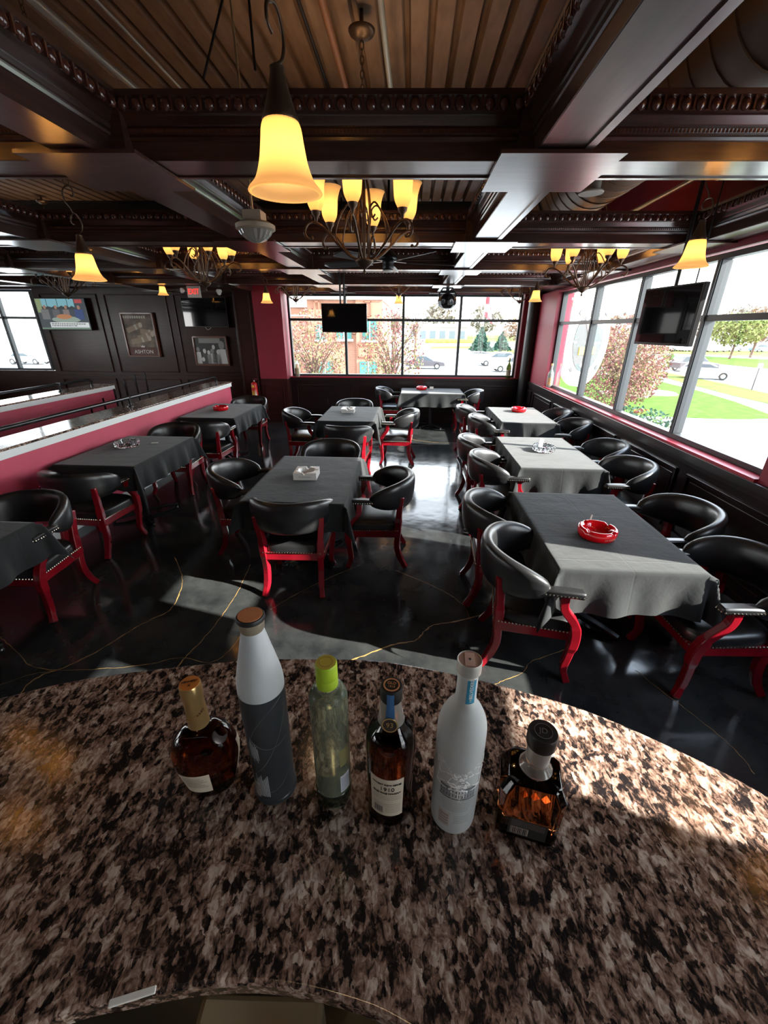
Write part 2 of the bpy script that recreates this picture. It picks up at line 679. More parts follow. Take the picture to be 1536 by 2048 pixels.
# steel girders under the deck
for i, y in enumerate((-1.2, 4.5, 7.3)):
    g = MB().box(XL, 2.6, y - 0.06, y + 0.06, ZC - 0.02, ZC).box(XL, 2.6, y - 0.01, y + 0.01, ZC - 0.2, ZC - 0.02).box(XL, 2.6, y - 0.06, y + 0.06, ZC - 0.22, ZC - 0.2)
    st(g, 'trim_%d' % (60 + i), M_steel)
g = MB().box(-3.1, -2.95, YN, YB, ZC - 0.3, ZC - 0.27).box(-3.03, -3.01, YN, YB, ZC - 0.27, ZC)
st(g, 'trim_63', M_steel)

# ---- right wall with its window bands
def wall_right():
    b = MB()
    b.box(XR - 0.12, XR + 0.15, YN, YB + 0.2, 0, 0.93)            # under the sills
    b.box(XR - 0.02, XR + 0.15, YN, YB + 0.2, 2.55, ZC)           # above the heads
    for y0, y1 in ((8.12, YB + 0.2), (1.74, 2.86), (-0.28 - 0.6, -0.28), (YN, -3.2)):
        b.box(XR - 0.12, XR + 0.15, y0, y1, 0.93, 2.55)
    return b


st(wall_right(), 'wall_right', M_maroon)
# red sills
for i, (y0, y1) in enumerate(((2.86, 8.12), (-0.28, 1.74), (-3.2, -0.88))):
    st(MB().box(XR - 0.15, XR + 0.02, y0, y1, 0.93, 0.955), 'trim_%d' % (70 + i), mat('red_sill', (0.35, 0.02, 0.04), 0.35))


def window_band(n, axis, pos, a0, a1, z0, z1, muls, trans, glass=True):
    """axis 'x': the pane lies in the plane x=pos and runs along y; axis 'y': plane y=pos, runs along x"""
    fw, d = 0.045, 0.042

    def bx(b, p0, p1, za, zb, dd=d):
        if axis == 'x':
            b.box(pos - dd, pos + dd, p0, p1, za, zb)
        else:
            b.box(p0, p1, pos - dd, pos + dd, za, zb)
    b = MB()
    bx(b, a0, a1, z0 - fw, z0)
    bx(b, a0, a1, z1, z1 + fw)
    bx(b, a0 - fw, a0, z0 - fw, z1 + fw)
    bx(b, a1, a1 + fw, z0 - fw, z1 + fw)
    bx(b, a0, a1, trans - 0.025, trans + 0.025, 0.04)
    for m_ in muls:
        bx(b, m_ - 0.026, m_ + 0.026, z0, z1)
        bx(b, m_ - 0.018, m_ + 0.018, z0, z1, 0.055)
    o = st(b, 'window_%d' % n, M_frame, bevel=0.003)
    if axis == 'x':
        g = MB().add([(pos, a0, z0), (pos, a1, z0), (pos, a1, z1), (pos, a0, z1)], [(0, 1, 2, 3)])
    else:
        g = MB().add([(a0, pos, z0), (a1, pos, z0), (a1, pos, z1), (a0, pos, z1)], [(0, 1, 2, 3)])
    g.build('pane', M_glass, o, skew=True)
    return o


window_band(1, 'x', XR, 2.91, 8.07, 1.0, 2.48, (6.66, 5.38, 4.12), 2.03)
window_band(2, 'x', XR, -0.23, 1.69, 1.0, 2.48, (0.75,), 2.03)
window_band(3, 'x', XR, -3.15, -0.93, 1.0, 2.48, (-2.0,), 2.03)

# ---- back wall
def wall_back():
    b = MB()
    b.box(-2.62, XR - 0.12, YB - 0.06, YB + 0.15, 0, 0.93)
    b.box(-2.62, XR - 0.12, YB - 0.02, YB + 0.15, 2.58, ZC)
    b.box(2.30, XR + 0.05, YB - 0.10, YB + 0.15, 0.93, ZC)
    return b


st(wall_back(), 'wall_back', M_maroon)
window_band(4, 'y', YB, -2.55, 2.24, 1.0, 2.53, (-1.39, -0.17, 1.02), 2.09)
st(MB().box(-2.62, 2.3, YB - 0.12, YB + 0.02, 0.93, 0.955), 'trim_73', _m['red_sill'])
# red pier left of the back window, dark lower half
b = MB().box(-3.22, -2.64, YB - 0.32, YB + 0.15, 0.92, ZC)
st(b, 'wall_pier', M_maroon)
b = MB().box(-3.22, -2.64, YB - 0.335, YB + 0.15, 0, 0.92)
for x0, x1 in ((-3.13, -2.75),):
    b.box(x0, x0 + 0.02, YB - 0.35, YB - 0.335, 0.16, 0.78).box(x1, x1 + 0.02, YB - 0.35, YB - 0.335, 0.16, 0.78)
    b.box(x0, x1, YB - 0.35, YB - 0.335, 0.76, 0.78).box(x0, x1, YB - 0.35, YB - 0.335, 0.16, 0.18)
st(b, 'trim_74', M_wood, bevel=0.003)


def panel_frame(b, fn, a0, a1, z0, z1, w=0.03, t=0.018):
    fn(b, a0, a1, z0, z0 + w, t)
    fn(b, a0, a1, z1 - w, z1, t)
    fn(b, a0, a0 + w, z0, z1, t)
    fn(b, a1 - w, a1, z0, z1, t)
    w2 = w + 0.03
    fn(b, a0 + w2, a1 - w2, z0 + w2, z1 - w2, t * 0.35)


# wainscot under the back window
b = MB()
yb = YB - 0.06


def onback(b, x0, x1, z0, z1, t, y=None):
    b.box(x0, x1, yb - 0.012 - t, yb - 0.010, z0, z1)


b.box(-2.64, 2.53, yb - 0.012, yb, 0, 0.93)
b.box(-2.64, 2.53, yb - 0.05, yb, 0.87, 0.93)
b.box(-2.64, 2.53, yb - 0.03, yb, 0.0, 0.12)
for x0, x1 in ((-2.52, -1.28), (-1.15, 0.05), (0.18, 1.38), (1.5, 2.42)):
    panel_frame(b, onback, x0, x1, 0.18, 0.78)
st(b, 'baseboard_back', M_dark, bevel=0.004)
# wainscot of the right wall
b = MB()
xr = XR - 0.12


def onright(b, y0, y1, z0, z1, t):
    b.box(xr - 0.012 - t, xr - 0.010, y0, y1, z0, z1)


b.box(xr - 0.012, xr, YN, YB - 0.06, 0, 0.90)
b.box(xr - 0.035, xr, YN, YB - 0.06, 0.86, 0.93)
b.box(xr - 0.022, xr, YN, YB - 0.06, 0.82, 0.86)
b.box(xr - 0.03, xr, YN, YB - 0.06, 0.0, 0.12)
y = -3.9
while y < 9.3:
    panel_frame(b, onright, y, y + 1.12, 0.18, 0.76)
    y += 1.27
st(b, 'baseboard_right', M_dark, bevel=0.004)
# dark round column in the corner
st(MB().lathe([(0.13, 0), (0.13, ZC)], 24, (2.46, 9.25, 0)), 'trim_75', mat('black_column', (0.006, 0.006, 0.007), 0.4), smooth=True)

# ---- back wall of the stair hall, left
b = MB()
b.box(-7.93, -3.22, YB, YB + 0.15, 0, ZC)
b.box(XL, -7.93, YB, YB + 0.15, 0, 1.02)
b.box(XL, -7.93, YB, YB + 0.15, 2.63, ZC)
st(b, 'wall_hall', M_wood)
window_band(5, 'y', YB + 0.02, -10.9, -8.0, 1.07, 2.58, (-8.72,), 2.09)
b = MB()


def onhall(b, x0, x1, z0, z1, t):
    b.box(x0, x1, YB - t, YB + 0.002, z0, z1)


for x0, x1 in ((-7.8, -6.59), (-6.44, -5.13), (-4.98, -3.72)):
    for (z0, z1) in ((1.0, 2.55), (0.16, 0.86)):
        w = 0.022
        for f in ((x0, x1, z0, z0 + w), (x0, x1, z1 - w, z1), (x0, x0 + w, z0, z1), (x1 - w, x1, z0, z1)):
            onhall(b, *f, 0.022)
            onhall(b, f[0] + 0.006, f[1] - 0.006, f[2] + 0.006, f[3] - 0.006, 0.03)
b.box(-7.9, -3.6, YB - 0.03, YB, 0.9, 0.94)
b.box(XL, -3.6, YB - 0.03, YB, 0.0, 0.12)
st(b, 'trim_76', M_wood, bevel=0.003)
b = MB().box(-3.62, -3.24, YB - 0.30, YB, 0, ZC).box(-3.60, -3.57, YB - 0.32, YB - 0.3, 0.1, 2.58).box(-3.30, -3.27, YB - 0.32, YB - 0.3, 0.1, 2.58)
st(b, 'trim_77', M_wood, bevel=0.004)
# left and rear walls
b = MB().box(XL - 0.15, XL, YN, YB + 0.2, 0, 1.0).box(XL - 0.15, XL, YN, YB + 0.2, 2.6, ZC)
for y0, y1 in ((8.6, YB + 0.2), (4.0, 5.0), (-1.0, 0.2), (YN, -3.4)):
    b.box(XL - 0.15, XL, y0, y1, 1.0, 2.6)
st(b, 'wall_left', M_wood)
window_band(6, 'x', XL - 0.05, 5.05, 8.55, 1.05, 2.55, (6.3, 7.4), 2.09)
window_band(7, 'x', XL - 0.05, 0.25, 3.95, 1.05, 2.55, (1.5, 2.7), 2.09)
st(MB().box(XL, 2.8, YN - 0.15, YN, 0, ZC), 'wall_rear', M_wood)

# ---- coffer beams
CR = [(-0.02, ZB + 0.003), (0.003, ZB + 0.003), (0.003, ZB + 0.065), (0.010, ZB + 0.068), (0.014, ZB + 0.078), (0.010, ZB + 0.086), (0.016, ZB + 0.09), (0.020, ZB + 0.104), (0.014, ZB + 0.112),
      (0.022, ZB + 0.118), (0.034, ZB + 0.14), (0.040, ZB + 0.145), (0.055, ZB + 0.15), (0.058, ZB + 0.19), (0.066, ZB + 0.196), (0.066, ZB + 0.215), (-0.02, ZB + 0.215)]
XLS = (-5.2, -3.30, -1.41, 0.60, 2.47)
YCS = (0.45, 2.39, 4.27, 6.05, 7.99, YB - 0.14)
HW = 0.105


def eggs(b, p0, p1, out, step=0.060):
    p0, p1 = Vector(p0), Vector(p1)
    L = (p1 - p0).length
    n = int(L / step)
    if n < 1:
        return
    d = (p1 - p0) / n
    al = d.normalized()
    for i in range(n):
        c = p0 + d * (i + 0.5)
        cx, cy = c.x + out[0] * 0.056, c.y + out[1] * 0.056
        sx_, sy_ = (0.55, 0.5) if abs(al.x) > 0.5 else (0.5, 0.55)
        b.ball((cx, cy, ZB + 0.170), 0.025, 8, 6, ((0.92, 0.66, 0.95) if abs(al.x) > 0.5 else (0.66, 0.92, 0.95)))
        e = c + d * 0.5
        b.box(e.x + out[0] * 0.064 - 0.004, e.x + out[0] * 0.064 + 0.004, e.y + out[1] * 0.064 - 0.004, e.y + out[1] * 0.064 + 0.004, ZB + 0.150, ZB + 0.193)


def beads(b, p0, p1, out, step=0.016):
    p0, p1 = Vector(p0), Vector(p1)
    n = int((p1 - p0).length / step)
    for i in range(n):
        c = p0 + (p1 - p0) * ((i + 0.5) / n)
        b.box(c.x + out[0] * 0.017 - 0.004, c.x + out[0] * 0.017 + 0.004, c.y + out[1] * 0.017 - 0.004, c.y + out[1] * 0.017 + 0.004, ZB + 0.091, ZB + 0.104)


tn = 1
xs_edges = [XL + 0.5] + list(XLS)
for j, yc in enumerate(YCS):
    hw = 0.11 if j < 5 else 0.12
    for i in range(len(XLS) - 1):
        x0, x1 = XLS[i] + HW, XLS[i + 1] - HW
        b = MB().box(x0, x1, yc - hw, yc + hw, ZB, ZB + 0.21)
        eg = MB()
        # recessed strip along the underside
        b.box(x0, x1, yc + hw - 0.022, yc + hw + 0.004, ZB - 0.006, ZB + 0.01)
        if j > 0:
            b.extrude_profile(CR, (x0, yc - hw), (x1, yc - hw), (0, -1))
            if i > 0 or j < 4:
                eggs(eg, (x0 + 0.05, yc - hw, 0), (x1 - 0.05, yc - hw, 0), (0, -1))
            if j < 3 and i > 0:
                beads(eg, (x0 + 0.04, yc - hw, 0), (x1 - 0.04, yc - hw, 0), (0, -1))
        if j < 5:
            b.extrude_profile(CR, (x0, yc + hw), (x1, yc + hw), (0, 1))
        o = st(b, 'trim_%d' % tn, M_woodx, smooth=True, angle=30)
        if eg.v:
            eg.build('egg_moulding', M_egg, o, skew=True, smooth=True, angle=50)
        tn += 1
for i, xc in enumerate(XLS):
    for j in range(-1, len(YCS) - 1):
        y0 = YCS[j] + 0.11 if j >= 0 else -1.6
        y1 = YCS[j + 1] - 0.11
        b = MB().box(xc - HW, xc + HW, y0, y1, ZB, ZB + 0.21)
        eg = MB()
        b.box(xc + HW - 0.03, xc + HW + 0.004, y0, y1, ZB - 0.007, ZB + 0.01)
        if i < len(XLS) - 1:
            b.extrude_profile(CR, (xc + HW, y0), (xc + HW, y1), (1, 0))
        if i > 0:
            b.extrude_profile(CR, (xc - HW, y0), (xc - HW, y1), (-1, 0))
        if j < 3 and i in (1, 2, 3):
            eggs(eg, (xc + HW, max(y0, 0.3) + 0.05, 0), (xc + HW, y1 - 0.05, 0), (1, 0))
        if j < 3 and i in (3, 4):
            eggs(eg, (xc - HW, max(y0, 0.3) + 0.05, 0), (xc - HW, y1 - 0.05, 0), (-1, 0))
        o = st(b, 'trim_%d' % tn, M_woody, smooth=True, angle=30)
        if eg.v:
            eg.build('egg_moulding', M_egg, o, skew=True, smooth=True, angle=50)
        tn += 1
for i, xc in enumerate(XLS):
    for j, yc in enumerate(YCS):
        hw = 0.26 if j < 5 else 0.13
        b = MB().box(xc - 0.255, min(xc + 0.255, XR - 0.02), yc - hw, yc + hw, ZB - 0.018, ZB - 0.004)
        # corner blocks where the crowns die
        b.box(xc - 0.17, min(xc + 0.17, XR - 0.02), yc - min(hw, 0.17), yc + min(hw, 0.17), ZB - 0.004, ZB + 0.215)
        st(b, 'trim_%d' % tn, M_woodx)
        tn += 1
# ceiling of the left hall: plain beams beyond
for y in (1.5, 3.4, 5.3, 7.2, 9.1):
    st(MB().box(XL, -5.31, y - 0.1, y + 0.1, ZB + 0.05, ZB + 0.22), 'trim_%d' % tn, M_woodx)
    tn += 1
for x in (-7.1, -9.0):
    st(MB().box(x - 0.1, x + 0.1, YN, YB, ZB + 0.04, ZB + 0.2), 'trim_%d' % tn, M_woody)
    tn += 1

# ---- half walls around the stair
def half_wall(x0, x1, y0, y1, n, granite_z=0.99):
    st(MB().box(x0 + 0.02, x1 - 0.02, y0, y1, 0, 0.90), 'wall_stair%d' % n, M_rose)
    st(MB().box(x0, x1, y0 - 0.02, y1 + 0.02, 0.90, 0.968), 'trim_%d' % (80 + n * 3), M_trimw, bevel=0.004)
    st(MB().box(x0 - 0.01, x1 + 0.01, y0 - 0.03, y1 + 0.03, 0.968, granite_z), 'trim_%d' % (81 + n * 3), M_granite, bevel=0.004)
    st(MB().box(x1 - 0.02, x1 - 0.008, y0, y1, 0, 0.10), 'trim_%d' % (82 + n * 3), M_trimw)


half_wall(-3.74, -3.39, -1.5, 8.1, 1)
half_wall(-5.65, -5.30, -1.5, 7.6, 2)


def rail(x, y0, y1, posts, label, hook=True):
    t = thing('handrail', label, 'handrail', 0, 0, 0)
    t.location = (0, 0, 0)
    t.rotation_euler = (0, 0, 0)
    pts = [(x, y0, 1.10), (x, y1 - 0.04, 1.10), (x, y1, 1.07), (x, y1, 0.985)]
    MB().tube(pts, 0.021, 12).build('rail', M_iron, t, smooth=True, skew=True)
    for p in posts:
        MB().lathe([(0.035, 0.988), (0.035, 1.0), (0.016, 1.005), (0.016, 1.07), (0.026, 1.075), (0.026, 1.12)], 12, (x, p, 0)).build('post', M_iron, t, smooth=True, skew=True)
    return t


rail(-3.58, -1.5, 7.9, (0.6, 2.5, 5.35), 'black pipe handrail on the nearer pink half wall')
rail(-5.47, -1.5, 7.3, (1.0, 3.9, 6.6), 'black pipe handrail on the farther pink half wall')
# stair going down between them is fenced by a black baluster rail
t = thing('stair_railing', 'black baluster stair railing sloping down between the pink half walls', 'railing', 0, 0, 0)
t.location = (0, 0, 0)
t.rotation_euler = (0, 0, 0)
MB().tube([(-5.1, 8.3, 1.15), (-5.1, 7.9, 1.15), (-5.1, 5.2, 0.25)], 0.025, 4, sq=(0.05, 0.05)).build('top_rail', M_iron, t, skew=True)
MB().tube([(-4.5, 8.3, 0.95), (-4.5, 7.9, 0.93), (-4.5, 5.6, 0.25)], 0.025, 4, sq=(0.05, 0.05)).build('top_rail', M_iron, t, skew=True)
for k in range(9):
    y = 8.25 - k * 0.32
    z = 1.13 if y > 7.9 else 1.15 - (7.9 - y) / 3.0
    MB().box(-5.11, -5.09, y - 0.01, y + 0.01, 0, z).build('baluster', M_iron, t, skew=True)

# ------------------------------------------------------------------ bar counter
outer = [(-2.3, -0.30), (-1.8, 0.16), (-1.35, 0.47), (-0.918, 0.677), (-0.734, 0.746), (-0.414, 0.807), (-0.2, 0.818), (-0.044, 0.813), (0.122, 0.778),
         (0.30, 0.722), (0.444, 0.662), (0.60, 0.561), (0.70, 0.475), (0.92, 0.24), (1.12, -0.1), (1.25, -0.6)]
inner = [(0.62, -0.6), (0.45, -0.22), (0.25, 0.06), (0.12, 0.16), (0.012, 0.208), (-0.06, 0.226), (-0.144, 0.237), (-0.235, 0.236), (-0.337, 0.221), (-0.428, 0.199), (-0.62, 0.11), (-0.85, -0.08), (-1.1, -0.5), (-1.6, -1.0)]
oc = curve3(outer, 5)
ic = curve3(inner, 5)
poly = oc + ic
ZT = 1.15
bt = thing('bar_counter', 'curved bar counter with a polished brown granite top', 'bar counter', 0, 0, 0)
bt.location = (0, 0, 0)
bt.rotation_euler = (0, 0, 0)
MB().prism(poly, ZT - 0.035, ZT).build('granite_top', M_granite, bt, skew=True, bevel=0.006, smooth=True)


def offset(pl, d):
    out = []
    for i, p in enumerate(pl):
        a, b2 = Vector(pl[max(i - 1, 0)]), Vector(pl[min(i + 1, len(pl) - 1)])
        t_ = (b2 - a).normalized()
        out.append((p[0] + t_.y * d, p[1] - t_.x * d))
    return out


po = offset(oc, 0.12) + offset(ic, 0.03)
MB().prism(offset(oc, 0.16) + offset(oc, 0.2)[::-1], 0, ZT - 0.035).build('front_panel', M_wood, bt, skew=True)
# steel work shelf and the things on it, under the inner edge
ws = thing('steel_shelf', 'stainless steel work shelf below the inner edge of the bar', 'shelf', -0.2, 0.03, 0)
MB().box(-0.9, 0.75, -0.25, 0.32, 0.80, 0.82).box(-0.9, 0.75, 0.30, 0.32, 0.82, 0.98).build('shelf_top', mat('brushed_steel', (0.6, 0.6, 0.54), 0.3, metal=1), ws, bevel=0.004)
for x in (-0.85, 0.7):
    for y in (-0.2, 0.27):
        MB().box(x - 0.015, x + 0.015, y - 0.015, y + 0.015, 0, 0.80).build('leg', M_chrome, ws)
ob = MB().box(-0.09, 0.1, -0.09, 0.09, 0, 0.16)
o = ob.build('tan_caddy', mat('tan_plastic', (0.80, 0.64, 0.40), 0.5), None, loc=shear((-0.20, 0.19, 0.82)), bevel=0.008)
tag(o, 'tan plastic caddy on the steel shelf, under the bar edge', 'caddy')
o = MB().lathe([(0.035, 0), (0.045, 0.17), (0.043, 0.175), (0.036, 0.18), (0.02, 0.21), (0.012, 0.215)], 24).build('cocktail_shaker', M_chrome, None, smooth=True, loc=shear((-0.065, 0.17, 0.82)))
tag(o, 'chrome cocktail shaker standing on the steel shelf', 'shaker')
o = MB().lathe([(0.03, 0), (0.07, 0.04), (0.08, 0.1), (0.074, 0.1), (0.06, 0.04), (0.01, 0.012)], 28).build('garnish_bowl', mat('grey_green_bowl', (0.38, 0.42, 0.36), 0.3), None, smooth=True, loc=shear((0.06, 0.14, 0.82)))
tag(o, 'grey green round bowl on the steel shelf', 'bowl')
tg = at(264, 1999, ZT)
o = MB().box(-0.027, 0.027, -0.004, 0.004, 0, 0.003).build('plastic_strip', M_white, None, loc=shear((tg[0], tg[1] + 0.002, ZT)), rot=(0, 0, 0.26), bevel=0.001)
tag(o, 'thin white plastic strip on the inner rim of the granite', 'strip')

# ------------------------------------------------------------------ chairs
def make_chair():
    t = thing('club_chair', '', 'chair')
    # seat cushion
    W2, D2 = 0.245, 0.235

    def seat(u, v):
        a = 2 * PI * u
        s_, c_ = math.sin(a), math.cos(a)
        e = 0.45
        x = W2 * math.copysign(abs(c_) ** e, c_)
        y = D2 * math.copysign(abs(s_) ** e, s_)
        x *= 1.0 + 0.06 * (y / D2)
        if v < 0.25:
            k, z = 1.0, 0.360 + 0.045 * v / 0.25
            k = 1.0 + 0.012 * math.sin(PI * v / 0.25)
        else:
            q = (v - 0.25) / 0.75
            k = math.cos(q * PI / 2) ** 0.6 if q < 1 else 0
            z = 0.405 + 0.055 * math.sin(q * PI / 2) ** 0.8
        return (x * k, y * k + 0.01, z)
    MB().grid(seat, 36, 14).build('seat', M_leather, t, smooth=True, angle=80)
    b = MB()
    b.box(-0.225, 0.225, 0.20, 0.235, 0.300, 0.366).box(-0.215, 0.215, -0.225, -0.19, 0.300, 0.366)
    b.box(-0.245, -0.21, -0.21, 0.22, 0.300, 0.366).box(0.21, 0.245, -0.21, 0.22, 0.300, 0.366)
    b.build('seat_frame', M_red, t, bevel=0.006)
    for s in (-1, 1):
        fr = curve3([(s * 0.245, 0.235, 0.0), (s * 0.228, 0.205, 0.09), (s * 0.240, 0.212, 0.20), (s * 0.250, 0.222, 0.33), (s * 0.265, 0.200, 0.44), (s * 0.275, 0.13, 0.54), (s * 0.28, 0.12, 0.63)], 4)
        MB().tube(fr, [0.85, 0.85, 0.8, 0.8] + [0.9] * 6 + [1.1] * 6 + [0.95] * 40, sq=(0.048, 0.050)).build('leg', M_red, t, bevel=0.006)
        rr = curve3([(s * 0.225, -0.275, 0.0), (s * 0.213, -0.225, 0.09), (s * 0.212, -0.195, 0.20), (s * 0.215, -0.20, 0.33), (s * 0.222, -0.205, 0.48), (s * 0.235, -0.215, 0.60), (s * 0.24, -0.222, 0.67)], 4)
        MB().tube(rr, [0.85] * 4 + [0.95] * 8 + [1.1] * 4 + [0.95] * 40, sq=(0.048, 0.050)).build('leg', M_red, t, bevel=0.006)
    # padded horseshoe back
    N, Mv = 34, 16

    def back(u, v):
        a = (u - 0.5) * 2 * math.radians(103)
        k = abs(a) / math.radians(103)
        q = 1 - k ** 3.0
        top = 0.672 + 0.135 * max(q, 0) ** 0.8
        bot = 0.635 - 0.085 * max(q, 0) ** 0.6
        th = 0.040 + 0.045 * max(q, 0) ** 0.5
        rx, ry = 0.285, 0.27
        c = Vector((rx * math.sin(a), -0.015 - ry * math.cos(a), 0))
        nrm = Vector((math.sin(a) / rx, -math.cos(a) / ry, 0)).normalized()
        b2 = 2 * PI * v
        cs, sn = math.cos(b2), math.sin(b2)
        e = 0.7
        hx = math.copysign(abs(cs) ** e, cs) * th / 2
        hz = math.copysign(abs(sn) ** e, sn) * (top - bot) / 2
        end = 1.0
        if k > 0.93:
            end = max(0.02, math.cos((k - 0.93) / 0.07 * PI / 2)) ** 0.5
        zc = (top + bot) / 2
        lean = (hz / (top - bot) * 2) * 0.012 * max(q, 0)
        p = c + nrm * (hx * end + lean + 0.012 * max(q, 0))
        return (p.x, p.y, zc + hz * end)
    MB().grid(back, N, Mv).build('backrest', M_leather, t, smooth=True, angle=80)
    for s in (-1, 1):
        pts = curve3([(s * 0.283, 0.0, 0.640), (s * 0.288, 0.06, 0.648), (s * 0.286, 0.15, 0.648), (s * 0.28, 0.215, 0.644)], 4)
        arm = MB().tube(pts, [0.85] + [1.0] * (len(pts) - 2) + [0.92], sq=(0.060, 0.042)).build('armrest', M_leather, t, bevel=0.014, smooth=True)
        nb = MB()
        for i in range(11):
            yy = 0.015 + i * 0.019
            nb.ball((s * (0.3155 if i < 9 else 0.310), yy, 0.640), 0.0054, 6, 4)
            nb.ball((s * (0.2585 if i < 9 else 0.254), yy, 0.640), 0.0054, 6, 4)
        for i in range(3):
            nb.ball((s * (0.262 + i * 0.018), 0.2165, 0.640), 0.0054, 6, 4)
        nb.build('nailhead_trim', M_brass, arm, smooth=True)
    nb = MB()
    n = 22
    for i in range(n):
        q = -0.225 + 0.45 * i / (n - 1)
        nb.ball((q, 0.249, 0.368), 0.0060, 6, 4)
        nb.ball((q * 0.97, -0.228, 0.368), 0.0060, 6, 4)
        nb.ball((-0.249 - 0.006 * (q / 0.22), q * 0.93 + 0.01, 0.368), 0.0060, 6, 4)
        nb.ball((0.249 + 0.006 * (q / 0.22), q * 0.93 + 0.01, 0.368), 0.0060, 6, 4)
    nb.build('nailhead_trim', M_brass, t, smooth=True)
    return t


chair0 = make_chair()
FY, FX, BY, BX = 0, -PI / 2, PI, PI / 2      # facing +y, +x, -y, -x
GC = 'black leather club chairs round the tables'
chairs = [
    (-0.865, 2.95, FY + 0.03, 'chair with its back to the bar, near end of the middle front table'),
    (-0.27, 3.37, BX + 0.04, 'chair at the right side of the middle front table'),
    (-1.45, 3.55, FX + 0.05, 'chair at the left side of the middle front table'),
    (-0.82, 4.23, BY, 'chair at the far end of the middle front table, facing the bar'),
    (-0.79, 5.46, FY - 0.03, 'chair with its back to the bar, near end of the middle rear table'),
    (-0.93, 7.12, BY, 'chair at the far end of the middle rear table'),
    (-0.17, 6.38, BX - 0.05, 'chair at the right side of the middle rear table'),
    (-1.58, 6.32, FX, 'chair at the left side of the middle rear table'),
    (0.80, 2.16, FX - 0.17, 'nearest chair left of the largest window-side table'),
    (0.76, 2.80, FX - 0.05, 'second chair left of the largest window-side table, behind the nearest one'),
    (1.80, 2.02, BX + 0.05, 'chair cut by the right photo edge, window side of the nearest table'),
    (1.87, 2.74, BX + 0.05, 'second window-side chair of the nearest window table'),
    (0.95, 3.98, FX - 0.05, 'nearer aisle chair of the middle window-side table'),
    (0.91, 4.68, FX, 'farther aisle chair of the middle window-side table'),
    (1.99, 3.80, BX + 0.04, 'nearer window-side chair of the middle window table, brass nails bright on its arm'),
    (2.08, 4.52, BX, 'farther window-side chair of the middle window table'),
    (1.19, 5.96, FX - 0.05, 'nearer aisle chair of the farthest window-side table'),
    (1.10, 6.78, FX, 'farther aisle chair of the farthest window-side table'),
    (2.16, 5.72, BX, 'nearer window-side chair of the farthest window table'),
    (2.18, 6.50, BX, 'farther window-side chair of the farthest window table'),
    (-0.38, 9.0, FX, 'chair left of the table under the back window'),
    (1.18, 8.72, BX, 'chair right of the table under the back window'),
    (-2.74, 2.56, BY + 0.05, 'chair behind the leftmost front table, facing the bar'),
    (-2.90, 3.50, FY - 0.05, 'chair with its back to the bar, near end of the left middle table'),
    (-2.93, 5.02, BY + 0.02, 'chair at the far end of the left middle table'),
    (-2.76, 5.62, FY - 0.03, 'chair at the near end of the left rear table'),
    (-2.83, 7.35, BY, 'chair at the far end of the left rear table'),
]
for i, (u, y, rz, lb) in enumerate(chairs):
    lb = 'black leather ' + lb
    if i == 0:
        o = chair0
        o.location = shear((u, y, 0))
        o.rotation_euler = (0, 0, rz - math.atan(K))
        o['label'] = lb
        o['group'] = GC
    else:
        dup(chair0, lb, u, y, 0, rz, GC)

# ------------------------------------------------------------------ tables
M_ttop = mat('table_board', (0.03, 0.012, 0.008), 0.4)


def make_table(w, l, label, u, y):
    t = thing('dining_table', label, 'table', u, y, 0, 0, 'cloth covered dining tables')
    MB().box(-w / 2, w / 2, -l / 2, l / 2, 0.715, 0.745).build('tabletop', M_ttop, t, bevel=0.004)
    MB().lathe([(0.10, 0.69), (0.10, 0.715)], 16).lathe([(0.038, 0.03), (0.038, 0.70)], 16).build('column', M_iron, t, smooth=True)
    for k in range(4):
        a = PI / 4 + k * PI / 2
        dx, dy = math.cos(a) * 0.32, math.sin(a) * 0.36
        MB().tube([(0, 0, 0.055), (dx * 0.6, dy * 0.6, 0.045), (dx, dy, 0.026)], [1, 0.9, 0.7], sq=(0.06, 0.035)).build('base_foot', M_iron, t, bevel=0.006)
        MB().lathe([(0.018, 0), (0.02, 0.012), (0.008, 0.016)], 10, (dx * 0.94, dy * 0.94, 0)).build('levelling_pad', M_chrome, t, smooth=True)
    return t


